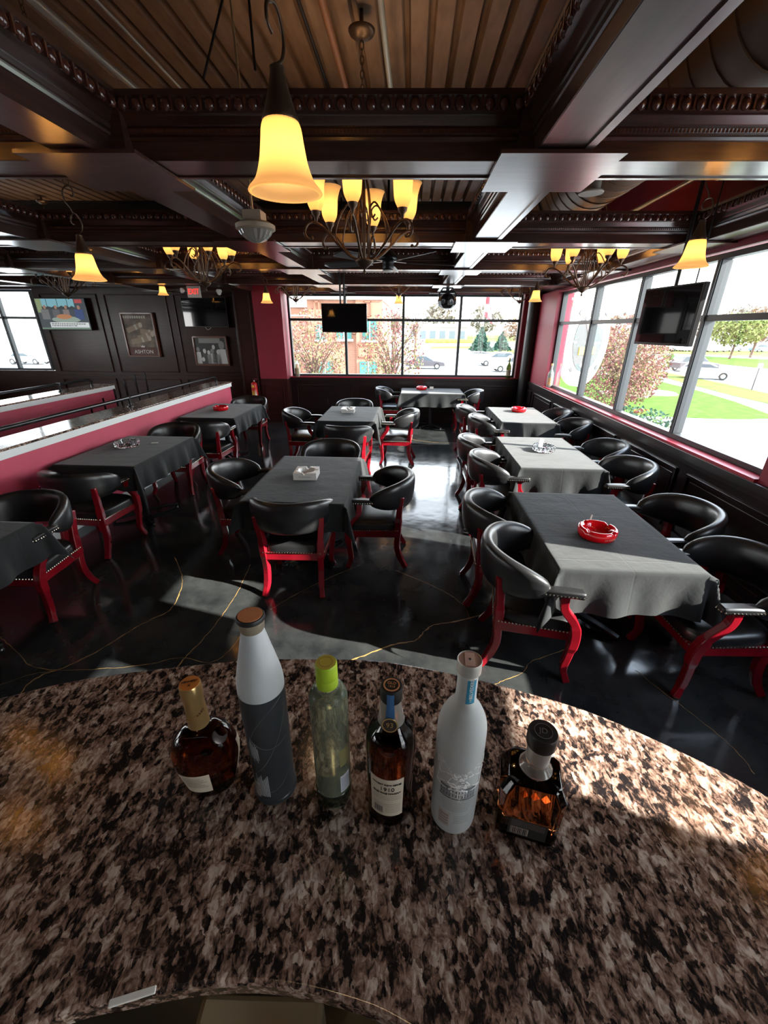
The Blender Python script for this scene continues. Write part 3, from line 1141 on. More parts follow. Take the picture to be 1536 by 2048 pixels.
def make_cloth(w, l, d, label, u, y, seed, m=None, crumple=0.006):
    rnd = random.Random(seed)
    ph = [rnd.uniform(0, 6.28) for _ in range(8)]
    W2, L2 = w / 2 + 0.006, l / 2 + 0.006
    zt = 0.7475
    S = 0.02
    nx, ny = int((2 * (W2 + d)) / S), int((2 * (L2 + d)) / S)

    def fn(a, b):
        cx, cy = (a - 0.5) * 2 * (W2 + d), (b - 0.5) * 2 * (L2 + d)
        ex, ey = max(abs(cx) - W2, 0), max(abs(cy) - L2, 0)
        gx, gy = math.copysign(1, cx), math.copysign(1, cy)
        x, yy = max(-W2, min(W2, cx)), max(-L2, min(L2, cy))
        z = zt
        wob = crumple * 0.25 * (math.sin(cx * 23 + ph[0]) * math.sin(cy * 17 + ph[1]))
        if ex == 0 and ey == 0:
            return (x, yy, z + abs(wob) * 0.4)
        r = math.hypot(ex, ey)
        th = math.atan2(ey, ex) if r > 0 else 0
        if ex > 0 and ey > 0:
            bul = math.sin(2 * th)
            out = 0.10 * r + r * 0.20 * bul
            dirx, diry = math.cos(th), math.sin(th)
            z -= r * math.sqrt(max(0.05, 1 - min(0.5, 0.10 + 0.20 * bul) ** 2)) * 0.97
            x += gx * (dirx * out + 0.02 * bul)
            yy += gy * (diry * out + 0.02 * bul)
        else:
            e = ex + ey
            q = cy if ex > 0 else cx
            k = e / d
            fold = (0.016 * math.sin(q * 14 + ph[2] + (ph[3] if ex > 0 else 0)) + 0.012 * math.sin(q * 27 + ph[4])) * k
            soft = 0.10 * e + fold
            z -= e * 0.985 - 0.003
            if ex > 0:
                x += gx * max(soft, 0.004)
            else:
                yy += gy * max(soft, 0.004)
            z += 0.006 * math.sin(q * 9 + ph[5]) * k
        return (x, yy, z)
    o = MB().grid(fn, nx, ny).build('tablecloth', m or M_cloth, None, smooth=True, angle=180, loc=shear((u, y, 0)), rot=(0, 0, -math.atan(K)))
    return tag(o, label, 'tablecloth', 'black tablecloths')


tabs = [  # u centre, y centre, w, l, drop, name
    (-0.85, 3.40, 0.78, 1.20, 0.22, 'middle front table with a white square ashtray'),
    (-0.87, 6.33, 0.80, 1.18, 0.24, 'middle rear table with a white square ashtray'),
    (1.235, 2.49, 0.775, 1.16, 0.27, 'nearest window-side table, half in sun, with the largest red ashtray'),
    (1.45, 4.31, 0.76, 1.22, 0.27, 'middle window-side table with a cut glass ashtray'),
    (1.68, 6.37, 0.74, 1.24, 0.27, 'farthest window-side table with a red ashtray'),
    (-2.92, 4.20, 0.78, 1.14, 0.24, 'left middle table with a cut glass ashtray'),
    (-2.89, 6.48, 0.80, 1.20, 0.24, 'left rear table with a red ashtray, beside the pink half wall'),
    (-2.84, 1.83, 0.78, 1.20, 0.26, 'leftmost front table cut by the left photo edge'),
]
for i, (u, y, wd, ln, d, nm) in enumerate(tabs):
    make_table(wd, ln, 'pedestal of the ' + nm, u, y)
    make_cloth(wd, ln, d, 'black cloth on the ' + nm, u, y, i + 1)
make_table(1.24, 0.82, 'wide pedestal table under the back window', 0.46, 8.90)
make_cloth(1.24, 0.82, 0.27, 'black pleated cloth on the wide table under the back window', 0.46, 8.90, 20)
make_table(0.9, 0.9, 'dark table beyond the farther half wall', -6.9, 6.6)
make_cloth(0.9, 0.9, 0.24, 'dark cloth on the table beyond the farther half wall', -6.9, 6.6, 22)

# ------------------------------------------------------------------ ashtrays and cards
M_redc = mat('red_ceramic', (0.75, 0.004, 0.010), 0.08, coat=1.0)
M_whc = mat('white_ceramic', (0.78, 0.77, 0.73), 0.15, coat=0.6)
M_cut = mat('cut_glass', (0.96, 0.98, 1), 0.02, trans=1.0, ior=1.5)
TZ = 0.752


def red_tray(u, y, label, s=1.0, rz=0.0, text=False):
    s *= 1.45
    t = thing('ashtray', label, 'ashtray', u, y, TZ, rz, 'red round ashtrays')
    n = 72

    def rim(a):
        d = min(abs((a - k * PI / 2 - 0.6 + PI) % (2 * PI) - PI) for k in range(4))
        return 0.009 * max(0.0, 1 - (d / 0.13) ** 2) if d < 0.13 else 0.0
    prof = [(0.0, 0.0), (0.066, 0.0), (0.075, 0.004), (0.079, 0.02), (0.079, 0.036), (0.076, 0.043), (0.069, 0.045), (0.061, 0.043), (0.054, 0.034), (0.045, 0.018), (0.03, 0.011), (0.0, 0.010)]
    vs, fs = [], []
    for i, (r, z) in enumerate(prof):
        for j in range(n):
            a = 2 * PI * j / n
            zz = z - (rim(a) if z > 0.03 else 0)
            vs.append((r * s * math.cos(a), r * s * math.sin(a), zz * s))
    for i in range(len(prof) - 1):
        for j in range(n):
            fs.append((i * n + j, i * n + (j + 1) % n, (i + 1) * n + (j + 1) % n, (i + 1) * n + j))
    MB().add(vs, fs).build('bowl', M_redc, t, smooth=True, angle=60)
    if text:
        text_wrap('LA AROMA', 0.016, mat('faint_gold', (0.55, 0.22, 0.16), 0.4), t, 0.079 * s, 0.35, 0.026)
        MB().tube([(-0.012, 0.098, 0.055), (0.004, 0.118, 0.092)], 0.0045, 8).build('matchstick', M_paper, t)
    return t


red_tray(*at(1192, 1072, TZ)[:2], 'red ceramic ashtray on the nearest window-side table, with a white match in its notch', 1.0, 0.0, True)
p = at(1037, 823, TZ)
red_tray(p[0], p[1], 'red ceramic ashtray on the farthest window-side table', 1.0, 0.3)
p = at(843, 779, TZ)
red_tray(p[0], p[1], 'red ceramic ashtray on the table under the back window', 1.0, 0.5)
p = at(442, 820, TZ)
red_tray(p[0], p[1], 'red ceramic ashtray on the left rear table', 1.0, 0.1)


def white_tray(u, y, label, rz):
    t = thing('ashtray', label, 'ashtray', u, y, TZ, rz, 'white square ashtrays')
    h, H = 0.098, 0.062
    # top surface grid with a round bowl and four notches
    n = 26

    def top(a, b):
        x, yy = (a - 0.5) * 2 * h, (b - 0.5) * 2 * h
        r = math.hypot(x, yy)
        z = H
        if r < 0.078:
            z = 0.012 + (H - 0.012) * max(0, (r - 0.048) / 0.030) ** 1.5
        if (abs(x) < 0.013 or abs(yy) < 0.013) and r > 0.045:
            z = min(z, H - 0.018)
        return (x, yy, z)
    b = MB().grid(top, n, n)
    m = n + 1
    edge = [i * m for i in range(m)] + [n * m + j for j in range(1, m)] + [i * m + n for i in range(n - 1, -1, -1)] + [j for j in range(n - 1, 0, -1)]
    base = len(b.v)
    for e in edge:
        b.v.append((b.v[e][0], b.v[e][1], 0))
    L = len(edge)
    for i in range(L):
        b.f.append((edge[i], edge[(i + 1) % L], base + (i + 1) % L, base + i))
    b.build('bowl', M_whc, t, bevel=0.002)
    g = mat('grey_print', (0.2, 0.2, 0.22), 0.5)
    text_flat('Romeo y Julieta', 0.016, g, t, (0, -h - 0.0008, 0.028), bold=1.0)
    return t


p = at(614, 953, TZ)
white_tray(p[0], p[1], 'white square ceramic ashtray on the middle front table', 0.05)
p = at(697, 824, TZ)
white_tray(p[0], p[1], 'white square ceramic ashtray on the middle rear table', 0.0)


def glass_tray(u, y, label, rz=0, card=False, s=1.0):
    s *= 1.4
    t = thing('ashtray', label, 'ashtray', u, y, TZ, rz, 'cut glass ashtrays')
    n = 80
    prof = [(0.0, 0.0), (0.068, 0.0), (0.076, 0.006), (0.080, 0.032), (0.077, 0.040), (0.068, 0.040), (0.062, 0.032), (0.054, 0.012), (0.0, 0.010)]
    vs, fs = [], []
    for i, (r, z) in enumerate(prof):
        for j in range(n):
            a = 2 * PI * j / n
            k = 1 + (0.045 if j % 4 < 2 else -0.02) * (1 if 0.06 < r else 0)
            zz = z + (0.003 if j % 4 < 2 and z > 0.03 else 0)
            vs.append((r * k * s * math.cos(a), r * k * s * math.sin(a), zz * 1.35))
    for i in range(len(prof) - 1):
        for j in range(n):
            fs.append((i * n + j, i * n + (j + 1) % n, (i + 1) * n + (j + 1) % n, (i + 1) * n + j))
    MB().add(vs, fs).build('bowl', M_cut, t)
    return t


p = at(1087, 901, TZ)
glass_tray(p[0], p[1], 'cut glass ashtray with a white card in it, on the middle window-side table', 0.1)
cd = MB().box(-0.026, 0.026, -0.0006, 0.0006, 0, 0.10).build('matchbook', M_paper, None, loc=shear((p[0] - 0.035, p[1] + 0.02, TZ + 0.02)), rot=(-0.3, 0.35, 0.3))
tag(cd, 'small white card leaning in the sunlit cut glass ashtray', 'card')
p = at(255, 892, TZ)
glass_tray(p[0], p[1], 'cut glass ashtray on the left middle table', 0.0, s=1.05)
for (px, py, lb, r, w2) in ((309, 886, 'folded white card lying flat beside the left cut glass ashtray', 0.25, 0.035), (863, 778, 'small white card beside the red ashtray under the back window', 0.0, 0.04)):
    p = at(px, py, TZ)
    if w2 == 0.04:
        o = MB().add([(-w2, -0.02, 0), (w2, -0.02, 0), (w2, 0, 0.05), (-w2, 0, 0.05), (w2, 0.02, 0), (-w2, 0.02, 0)], [(0, 1, 2, 3), (3, 2, 4, 5)]).build('table_card', M_paper, None, loc=shear((p[0], p[1], TZ)), rot=(0, 0, r))
        o.modifiers.new('t', 'SOLIDIFY').thickness = 0.0015
    else:
        o = MB().box(-w2, w2, -0.025, 0.025, 0, 0.002).build('table_card', M_paper, None, loc=shear((p[0], p[1], TZ)), rot=(0, 0, r))
    tag(o, lb, 'card')

# ------------------------------------------------------------------ bottles on the bar
def bottle(label, px, py, z0, name='liquor_bottle', rz=0, u=None, y=None):
    if u is None:
        u, y, _ = at(px, py, z0)
    return thing(name, label, 'bottle', u, y, z0, rz, 'bottles lined up on the bar')


ink = mat('black_ink', (0.015, 0.015, 0.015), 0.5)
goldm = mat('gold_foil', (0.72, 0.50, 0.22), 0.32, metal=0.85)
cream = mat('cream_label', (0.62, 0.54, 0.42), 0.6)
G_clear = mat('clear_glass', (0.97, 0.98, 0.98), 0.02, trans=1.0, ior=1.2)

# cognac: round shouldered, flattened, gold capsule
t = bottle('short dark cognac bottle with gold neck and orange topped cap', 428, 1564, ZT, rz=0.35)
body = smooth_prof([(0.038, 0.0), (0.040, 0.004), (0.046, 0.03), (0.055, 0.075), (0.056, 0.10), (0.048, 0.13), (0.033, 0.148), (0.019, 0.158), (0.015, 0.168)], 5)
M_cog = mat('cognac_in_glass', (0.16, 0.030, 0.010), 0.03, trans=1.0, ior=1.42)
MB().lathe(body, 40, sx=1.0, sy=0.68).build('body', M_cog, t, smooth=True, angle=70)
MB().lathe([(0.0178, 0.160), (0.0172, 0.166), (0.0165, 0.20), (0.0155, 0.222)], 32).build('neck_foil', goldm, t, smooth=True)
cp = MB().lathe([(0.0172, 0.222), (0.0175, 0.224), (0.0172, 0.246), (0.016, 0.249)], 32).build('cap', goldm, t, smooth=True)
o_disc = MB().lathe([(0.0155, 0.249), (0.0155, 0.2496)], 32).build('cap_disc', mat('orange_cap_top', (0.75, 0.27, 0.05), 0.5), cp)
text_flat('HENNESSY', 0.0052, ink, o_disc, (0, 0.003, 0.25), (1, 0, 0), (0, 1, 0))
text_flat('X', 0.006, ink, o_disc, (0, -0.006, 0.25), (1, 0, 0), (0, 1, 0))
text_wrap('Hennessy', 0.010, mat('brown_script', (0.25, 0.12, 0.03), 0.5), t, 0.0165, 0.0, 0.19, turn=0.5)


def egg_r(a0, a1, z0, z1, m, par, name='label', off=0.0008):
    rr = prof_radius(body)

    def fn(u_, v_):
        z = z0 + (z1 - z0) * v_
        a = a0 + (a1 - a0) * u_
        r = rr(z) + off
        return (r * math.sin(a), -r * 0.68 * math.cos(a) - off * math.cos(a), z)
    return MB().grid(fn, 14, 8).build(name, m, par, smooth=True)


lb = egg_r(-0.95, 0.1, 0.022, 0.075, cream, t)
for k in range(6):
    egg_r(-0.85, 0.0 - 0.1 * (k % 3), 0.040 + k * 0.0052, 0.0418 + k * 0.0052, mat('grey_small_print', (0.35, 0.30, 0.25), 0.6), lb, 'fine_print', 0.0012)
egg_r(1.3, 2.0, 0.035, 0.11, cream, t)
MB().lathe([(0.014, 0), (0.014, 0.003), (0.012, 0.004)], 24).build('shoulder_medallion', mat('pewter', (0.12, 0.10, 0.10), 0.35, metal=0.6), t, smooth=True, loc=(0.03, -0.016, 0.136), rot=(0.5, 0.75, 0))

# grey frosted bottle
t = bottle('tallest bottle, matte grey sleeve below a frosted white cone and an orange topped cork', 553, 1571, ZT)
pb = smooth_prof([(0.034, 0.0), (0.0375, 0.004), (0.0375, 0.012), (0.0362, 0.018), (0.0355, 0.05), (0.0362, 0.15), (0.037, 0.235), (0.0368, 0.25)], 4)
rr = prof_radius(pb)
M_sl = mat('slate_coating', (0.032, 0.037, 0.043), 0.32, spec=0.6)
MB().lathe(pb, 48).build('sleeve', M_sl, t, smooth=True, angle=60)
M_fr = mat('frosted_white', (0.50, 0.53, 0.55), 0.42, spec=0.6)
MB().lathe(smooth_prof([(0.0369, 0.2502), (0.0366, 0.265), (0.034, 0.285), (0.0255, 0.325), (0.0185, 0.358), (0.0165, 0.366)], 4), 48).build('cone_neck', M_fr, t, smooth=True)
cp = MB().lathe([(0.0172, 0.366), (0.0182, 0.368), (0.0198, 0.384), (0.0198, 0.3845)], 36).build('stopper', mat('satin_beige_metal', (0.50, 0.44, 0.34), 0.35, metal=0.7), t, smooth=True, angle=30)
MB().lathe([(0.0208, 0.3846), (0.0208, 0.390), (0.0200, 0.3915), (0.0182, 0.392)], 36).build('rim', ink, cp, smooth=True)
MB().lathe([(0.0180, 0.3915), (0.0180, 0.3926)], 36).build('stopper_disc', mat('orange_cork_top', (0.62, 0.24, 0.10), 0.6), cp)
# thin arcs drawn on the sleeve
arcm = mat('grey_arc', (0.16, 0.17, 0.18), 0.4)
for a0, z0, a1, z1, bow in ((-1.3, 0.205, 1.3, 0.155, -0.03), (1.2, 0.245, -1.2, 0.10, 0.03), (1.4, 0.215, -0.9, 0.065, -0.02), (-0.9, 0.065, 1.2, 0.07, -0.03)):
    pts = []
    for k in range(33):
        q = k / 32
        a = a0 + (a1 - a0) * q
        z = z0 + (z1 - z0) * q + bow * math.sin(PI * q)
        r = rr(z) + 0.0002
        pts.append((r * math.sin(a), -r * math.cos(a), z))
    MB().tube(pts, 0.0004, 4).build('arc_line', arcm, t)
pw = mat('pale_print', (0.52, 0.55, 0.58), 0.5)
for k in range(8):
    patch(pw, t, rr, -0.62 + k * 0.060, -0.62 + k * 0.060 + 0.030, 0.118 + 0.004 * ((k * 5) % 3) - 0.001 * k, 0.158 + 0.003 * ((k * 7) % 4) - 0.002 * k, 'fine_print', 0.0003, 2, 8)
for k in range(9):
    patch(pw, t, rr, -0.55 + k * 0.075, -0.55 + k * 0.075 + 0.038, 0.025, 0.080 - 0.004 * ((k * 3) % 4), 'fine_print', 0.0003, 2, 8)
lb = patch(mat('barcode_paper', (0.50, 0.47, 0.46), 0.6), t, rr, -0.80, -0.42, 0.020, 0.055, 'barcode', 0.0005)
for k in range(9):
    patch(ink, lb, rr, -0.78, -0.44, 0.023 + k * 0.0033, 0.023 + k * 0.0033 + (0.0016 if k % 2 else 0.0008), 'bar', 0.0007, 6, 1)

# green tinted slim bottle
t = bottle('slim green glass bottle with a lime green screw cap, nearly empty', 669, 1583, ZT)
pb = smooth_prof([(0.0285, 0.0), (0.031, 0.003), (0.0312, 0.05), (0.0312, 0.15), (0.0312, 0.232), (0.0300, 0.248), (0.0245, 0.258), (0.0185, 0.262), (0.0155, 0.267), (0.015, 0.275)], 5)
rr = prof_radius(pb)
M_grg = mat('sage_glass', (0.62, 0.72, 0.52), 0.04, trans=0.82, ior=1.25)
MB().lathe(pb, 48).build('body', M_grg, t, smooth=True, angle=60)
MB().lathe([(0.0300, 0.0005), (0.0316, 0.004), (0.0318, 0.032), (0.0314, 0.0325)], 40).build('liquid', mat('dark_liquid', (0.010, 0.016, 0.010), 0.08, coat=1), t, smooth=True)
cp = MB().lathe([(0.0160, 0.266), (0.0172, 0.267), (0.0172, 0.282), (0.0168, 0.283), (0.0172, 0.284), (0.0170, 0.309), (0.016, 0.311)], 40).build('cap', mat('lime_cap', (0.40, 0.58, 0.035), 0.35), t, smooth=True, angle=30)
MB().lathe([(0.0150, 0.311), (0.0150, 0.3116)], 32).build('cap_disc', mat('olive_gold', (0.50, 0.42, 0.03), 0.4), cp)
MB().lathe([(0.011, 0.3117), (0.011, 0.3122), (0.0095, 0.3122), (0.0095, 0.3117)], 32, cap=False).build('emblem', mat('olive_dark', (0.34, 0.28, 0.02), 0.4), cp)
lb = patch(mat('blue_white_label', (0.60, 0.62, 0.66), 0.5), t, rr, 0.60, 1.25, 0.040, 0.082)
for k in range(7):
    patch(mat('blue_print', (0.16, 0.20, 0.30), 0.5), lb, rr, 0.66, 1.2, 0.045 + k * 0.0048, 0.0465 + k * 0.0048, 'fine_print', 0.0007, 6, 1)
patch(mat('olive_label', (0.26, 0.24, 0.10), 0.5), t, rr, 0.62, 1.3, 0.105, 0.145)

# 1910 whisky
t = bottle('dark whisky bottle with cream back label, black cap and blue neck strip', 779, 1606, ZT, rz=-0.05)
pb = smooth_prof([(0.036, 0.0), (0.0385, 0.004), (0.0388, 0.05), (0.0408, 0.13), (0.0412, 0.165), (0.0375, 0.190), (0.027, 0.206), (0.0215, 0.215)], 5)
rr = prof_radius(pb)
M_wh = mat('whisky_in_glass', (0.20, 0.042, 0.016), 0.03, trans=1.0, ior=1.42)
MB().lathe(pb, 48).build('body', M_wh, t, smooth=True, angle=60)
nk = smooth_prof([(0.0213, 0.2152), (0.0195, 0.225), (0.0170, 0.245), (0.0150, 0.263)], 4)
MB().lathe(nk, 36, cap=True).build('neck', mat('neck_glass', (0.75, 0.68, 0.62), 0.05, trans=0.6, ior=1.3), t, smooth=True)
nr = prof_radius(nk)
cp = MB().lathe([(0.0162, 0.260), (0.0172, 0.262), (0.0172, 0.283), (0.016, 0.286)], 36).build('cap', ink, t, smooth=True, angle=30)
MB().lathe([(0.0125, 0.286), (0.0125, 0.2866), (0.0105, 0.2866), (0.0105, 0.286)], 32, cap=False).build('cap_ring', mat('copper_print', (0.72, 0.36, 0.17), 0.4), cp)
text_flat('OLD', 0.0068, _m['copper_print'], cp, (0, 0.003, 0.2862), (1, 0, 0), (0, 1, 0))
text_flat('1910', 0.0056, _m['copper_print'], cp, (0, -0.0035, 0.2862), (1, 0, 0), (0, 1, 0))
bl = mat('blue_tax_strip', (0.045, 0.14, 0.32), 0.4)
patch(bl, t, nr, -0.38, 0.38, 0.2152, 0.262, 'neck_strip', 0.0005)
patch(bl, cp, lambda z: 0.0172, -0.32, 0.32, 0.2605, 0.283, 'neck_strip', 0.0004)
em = MB().lathe([(0.0125, 0), (0.0125, 0.0012), (0.011, 0.0014), (0.0, 0.0014)], 28, cap=False).build('neck_seal', mat('seal_dark', (0.05, 0.035, 0.03), 0.4), t, loc=(0, -0.0212, 0.226), rot=(PI / 2 - 0.16, 0, 0))
MB().lathe([(0.0125, 0.0013), (0.0125, 0.002), (0.0108, 0.002), (0.0108, 0.0013)], 28, cap=False).build('seal_ring', goldm, em)
text_flat('93', 0.012, goldm, em, (0, 0, 0.0018), (1, 0, 0), (0, 1, 0))
lb = patch(cream, t, rr, -0.80, 0.66, 0.030, 0.125)
text_wrap('WHISKY ROW SERIES', 0.0052, ink, lb, rr, -0.05, 0.112)
text_wrap('1910', 0.0125, ink, lb, rr, -0.03, 0.1005)
text_wrap('OLD FINE WHISKY', 0.0058, ink, lb, rr, -0.05, 0.090)
gp = mat('small_print', (0.30, 0.26, 0.22), 0.6)
for k in range(11):
    if k in (3, 4):
        continue
    patch(gp, lb, rr, -0.66 if k < 7 else -0.1, 0.55, 0.040 + (10 - k) * 0.0042, 0.0410 + (10 - k) * 0.0042, 'fine_print', 0.0006, 8, 1)
for k in range(12):
    patch(ink, lb, rr, -0.62 + k * 0.035, -0.62 + k * 0.035 + (0.02 if k % 3 else 0.011), 0.037, 0.054, 'bar', 0.0007, 1, 1)
# belvedere style frosted vodka
t = bottle('tall frosted white vodka bottle with a blue neck label and a palace print', 904, 1623, ZT, rz=-0.06)
pb = smooth_prof([(0.034, 0.0), (0.0372, 0.006), (0.0376, 0.05), (0.0380, 0.12), (0.0382, 0.20), (0.0360, 0.232), (0.027, 0.256), (0.0185, 0.268), (0.0158, 0.278), (0.0150, 0.30), (0.0150, 0.334)], 5)
rr = prof_radius(pb)
M_frg = mat('frosted_glass', (0.74, 0.77, 0.77), 0.38, trans=0.35, ior=1.15)
MB().lathe(pb, 48).build('body', M_frg, t, smooth=True, angle=60)
cp = MB().lathe([(0.0162, 0.330), (0.0178, 0.331), (0.0180, 0.349), (0.0172, 0.351), (0.0160, 0.350)], 40).build('cap', mat('frosted_silver_cap', (0.60, 0.58, 0.54), 0.35, metal=0.4), t, smooth=True, angle=30)
MB().lathe([(0.0160, 0.3495), (0.0160, 0.3502)], 32).build('cap_disc', mat('pink_bronze', (0.48, 0.30, 0.24), 0.4), cp)
MB().box(-0.007, 0.007, -0.013, 0.013, 0.3502, 0.3508).build('cap_strip', mat('pink_paper', (0.66, 0.45, 0.38), 0.5), cp)
MB().box(-0.0015, 0.0015, -0.0015, 0.0015, 0.3508, 0.3512).build('dot', ink, cp)
nb = patch(mat('teal_label', (0.035, 0.26, 0.42), 0.5), t, rr, -0.10, 0.80, 0.280, 0.325, 'neck_label', 0.0006)
patch(M_paper, nb, rr, -0.16, 0.86, 0.2775, 0.3275, 'label_border', 0.0003)
text_wrap('BELVEDERE', 0.0075, M_paper, nb, rr, 0.35, 0.308, turn=PI / 2)
for k in range(3):
    patch(M_paper, nb, rr, 0.28 - 0.02 * k, 0.42 + 0.02 * k, 0.284 + k * 0.003, 0.285 + k * 0.003, 'emblem', 0.0008, 2, 1)
# white trees
wt = mat('white_frost_print', (0.95, 0.95, 0.93), 0.5)


def frost_tree(a0, z0, side, par):
    rnd = random.Random(int(a0 * 100) + 5)
    b = MB()

    def br(a, z, ang, ln, dep, w_):
        n = 4
        pts = []
        for k in range(n + 1):
            r = rr(z) + 0.0004
            pts.append((r * math.sin(a), -r * math.cos(a), z))
            a += math.sin(ang) * ln / n / 0.038
            z += math.cos(ang) * ln / n
            ang += rnd.uniform(-0.25, 0.25)
        b.tube(pts, w_, 4)
        if dep:
            for q in (-0.7, 0.1, 0.75):
                br(a, z, ang + q + rnd.uniform(-0.2, 0.2), ln * 0.66, dep - 1, w_ * 0.8)
    for s_ in (0.3, 1.1, 1.9):
        br(a0, z0, side * s_, 0.020, 3, 0.0006)
    b.build('printed_tree', wt, par)


frost_tree(-1.05, 0.118, 1, t)
frost_tree(1.05, 0.118, -1, t)
# palace print
gpz = mat('palace_grey', (0.16, 0.17, 0.18), 0.5)
pal = patch(gpz, t, rr, -0.78, 0.78, 0.118, 0.1225, 'palace_print', 0.0006)
patch(mat('palace_light', (0.34, 0.36, 0.37), 0.5), pal, rr, -0.78, 0.78, 0.096, 0.118, 'facade', 0.0004)
patch(gpz, pal, rr, -0.8, 0.8, 0.094, 0.0965, 'plinth', 0.0006)
for k in range(12):
    a = -0.74 + k * 0.128
    patch(gpz, pal, rr, a, a + 0.05, 0.100, 0.107, 'painted_window', 0.0007, 1, 1)
    patch(gpz, pal, rr, a, a + 0.05, 0.110, 0.1155, 'painted_window', 0.0007, 1, 1)
patch(wt, pal, rr, -0.16, 0.16, 0.0965, 0.119, 'portico', 0.0006)
for k in range(4):
    patch(gpz, pal, rr, -0.14 + k * 0.085, -0.12 + k * 0.085, 0.0965, 0.117, 'column', 0.0009, 1, 1)
for k in range(7):
    patch(mat('steps_grey', (0.42, 0.43, 0.43), 0.5), pal, rr, -0.7 + 0.02 * k, 0.7 - 0.03 * k, 0.090 - k * 0.0042, 0.0908 - k * 0.0042, 'fine_print', 0.0006, 8, 1)
lb = patch(mat('barcode_white', (0.66, 0.62, 0.58), 0.5), t, rr, -0.78, -0.22, 0.020, 0.058, 'barcode', 0.0006)
for k in range(9):
    patch(mat('barcode_brown', (0.20, 0.13, 0.10), 0.5), lb, rr, -0.72, -0.28, 0.024 + k * 0.0034, 0.024 + k * 0.0034 + (0.002 if k % 2 else 0.001), 'bar', 0.0009, 4, 1)
for k in range(5):
    patch(_m['steps_grey'], pal, rr, -0.05, 0.62, 0.034 + k * 0.0042, 0.0348 + k * 0.0042, 'fine_print', 0.0006, 6, 1)

# square bourbon
t = bottle('squat square amber bourbon bottle with round black stopper', 1047, 1634, ZT, rz=-0.22)


def sq(h, w2, d2, ch):
    return [(-w2 + ch, -d2), (w2 - ch, -d2), (w2, -d2 + ch), (w2, d2 - ch), (w2 - ch, d2), (-w2 + ch, d2), (-w2, d2 - ch), (-w2, -d2 + ch)], h


def loft(levels):
    b = MB()
    n = 8
    vs = [(x, y, z) for pl, z in levels for x, y in pl]
    fs = [(i * n + j, i * n + (j + 1) % n, (i + 1) * n + (j + 1) % n, (i + 1) * n + j) for i in range(len(levels) - 1) for j in range(n)]
    fs += [tuple(range(n))[::-1], tuple((len(levels) - 1) * n + j for j in range(n))]
    return b.add(vs, fs)


M_bb = mat('bourbon_in_glass', (0.80, 0.25, 0.08), 0.02, trans=1.0, ior=1.40)
loft([sq(0.0, 0.046, 0.036, 0.009), sq(0.004, 0.049, 0.039, 0.009), sq(0.075, 0.050, 0.040, 0.010), sq(0.105, 0.0515, 0.041, 0.012), sq(0.128, 0.040, 0.034, 0.010), sq(0.136, 0.026, 0.024, 0.008), sq(0.1365, 0.02, 0.02, 0.007)]).build('body', M_bb, t, bevel=0.003, smooth=True, angle=25)
MB().lathe(smooth_prof([(0.026, 0.137), (0.0225, 0.142), (0.0175, 0.150), (0.0168, 0.158)], 4), 32).build('neck', mat('neck_clear', (0.82, 0.74, 0.68), 0.03, trans=0.8, ior=1.35), t, smooth=True)
MB().lathe([(0.0180, 0.156), (0.0185, 0.160), (0.0182, 0.186), (0.0175, 0.188)], 32).build('neck_sleeve', mat('silver_sleeve', (0.55, 0.50, 0.44), 0.3, metal=0.6), t, smooth=True)
cp = MB().lathe([(0.0215, 0.188), (0.0225, 0.190), (0.0225, 0.212), (0.021, 0.2155)], 40).build('stopper', mat('dark_wood_stopper', (0.018, 0.015, 0.014), 0.35), t, smooth=True, angle=30)
gr = mat('grey_emblem', (0.13, 0.12, 0.12), 0.4)
MB().lathe([(0.0135, 0.2155), (0.0135, 0.2162), (0.0128, 0.2162), (0.0128, 0.2155)], 36, cap=False).build('emblem_ring', gr, cp)
text_flat('JD', 0.013, gr, cp, (0, 0, 0.2158), (1, 0, 0), (0, 1, 0))
lb = MB().box(-0.030, 0.030, -0.0415, -0.0405, 0.016, 0.056).build('label', mat('black_label', (0.022, 0.024, 0.024), 0.4), t, bevel=0.0006)
MB().box(-0.026, 0.002, -0.0420, -0.0414, 0.020, 0.036).build('barcode', mat('barcode_pale', (0.5, 0.42, 0.36), 0.5), lb)
for k in range(10):
    MB().box(-0.025 + k * 0.0027, -0.025 + k * 0.0027 + (0.0015 if k % 3 else 0.0008), -0.0424, -0.0419, 0.0215, 0.035).build('bar', ink, lb)
for k in range(5):
    MB().box(-0.026, 0.026, -0.0420, -0.0414, 0.0395 + k * 0.0033, 0.0405 + k * 0.0033).build('fine_print', gr, lb)
# embossed diamonds on the shoulder
for x in (-0.016, 0.0, 0.016):
    MB().add([(x, -0.0412, 0.110), (x + 0.007, -0.0408, 0.118), (x, -0.038, 0.126), (x - 0.007, -0.0408, 0.118)], [(0, 1, 2, 3)]).build('embossed_diamond', M_bb, t)

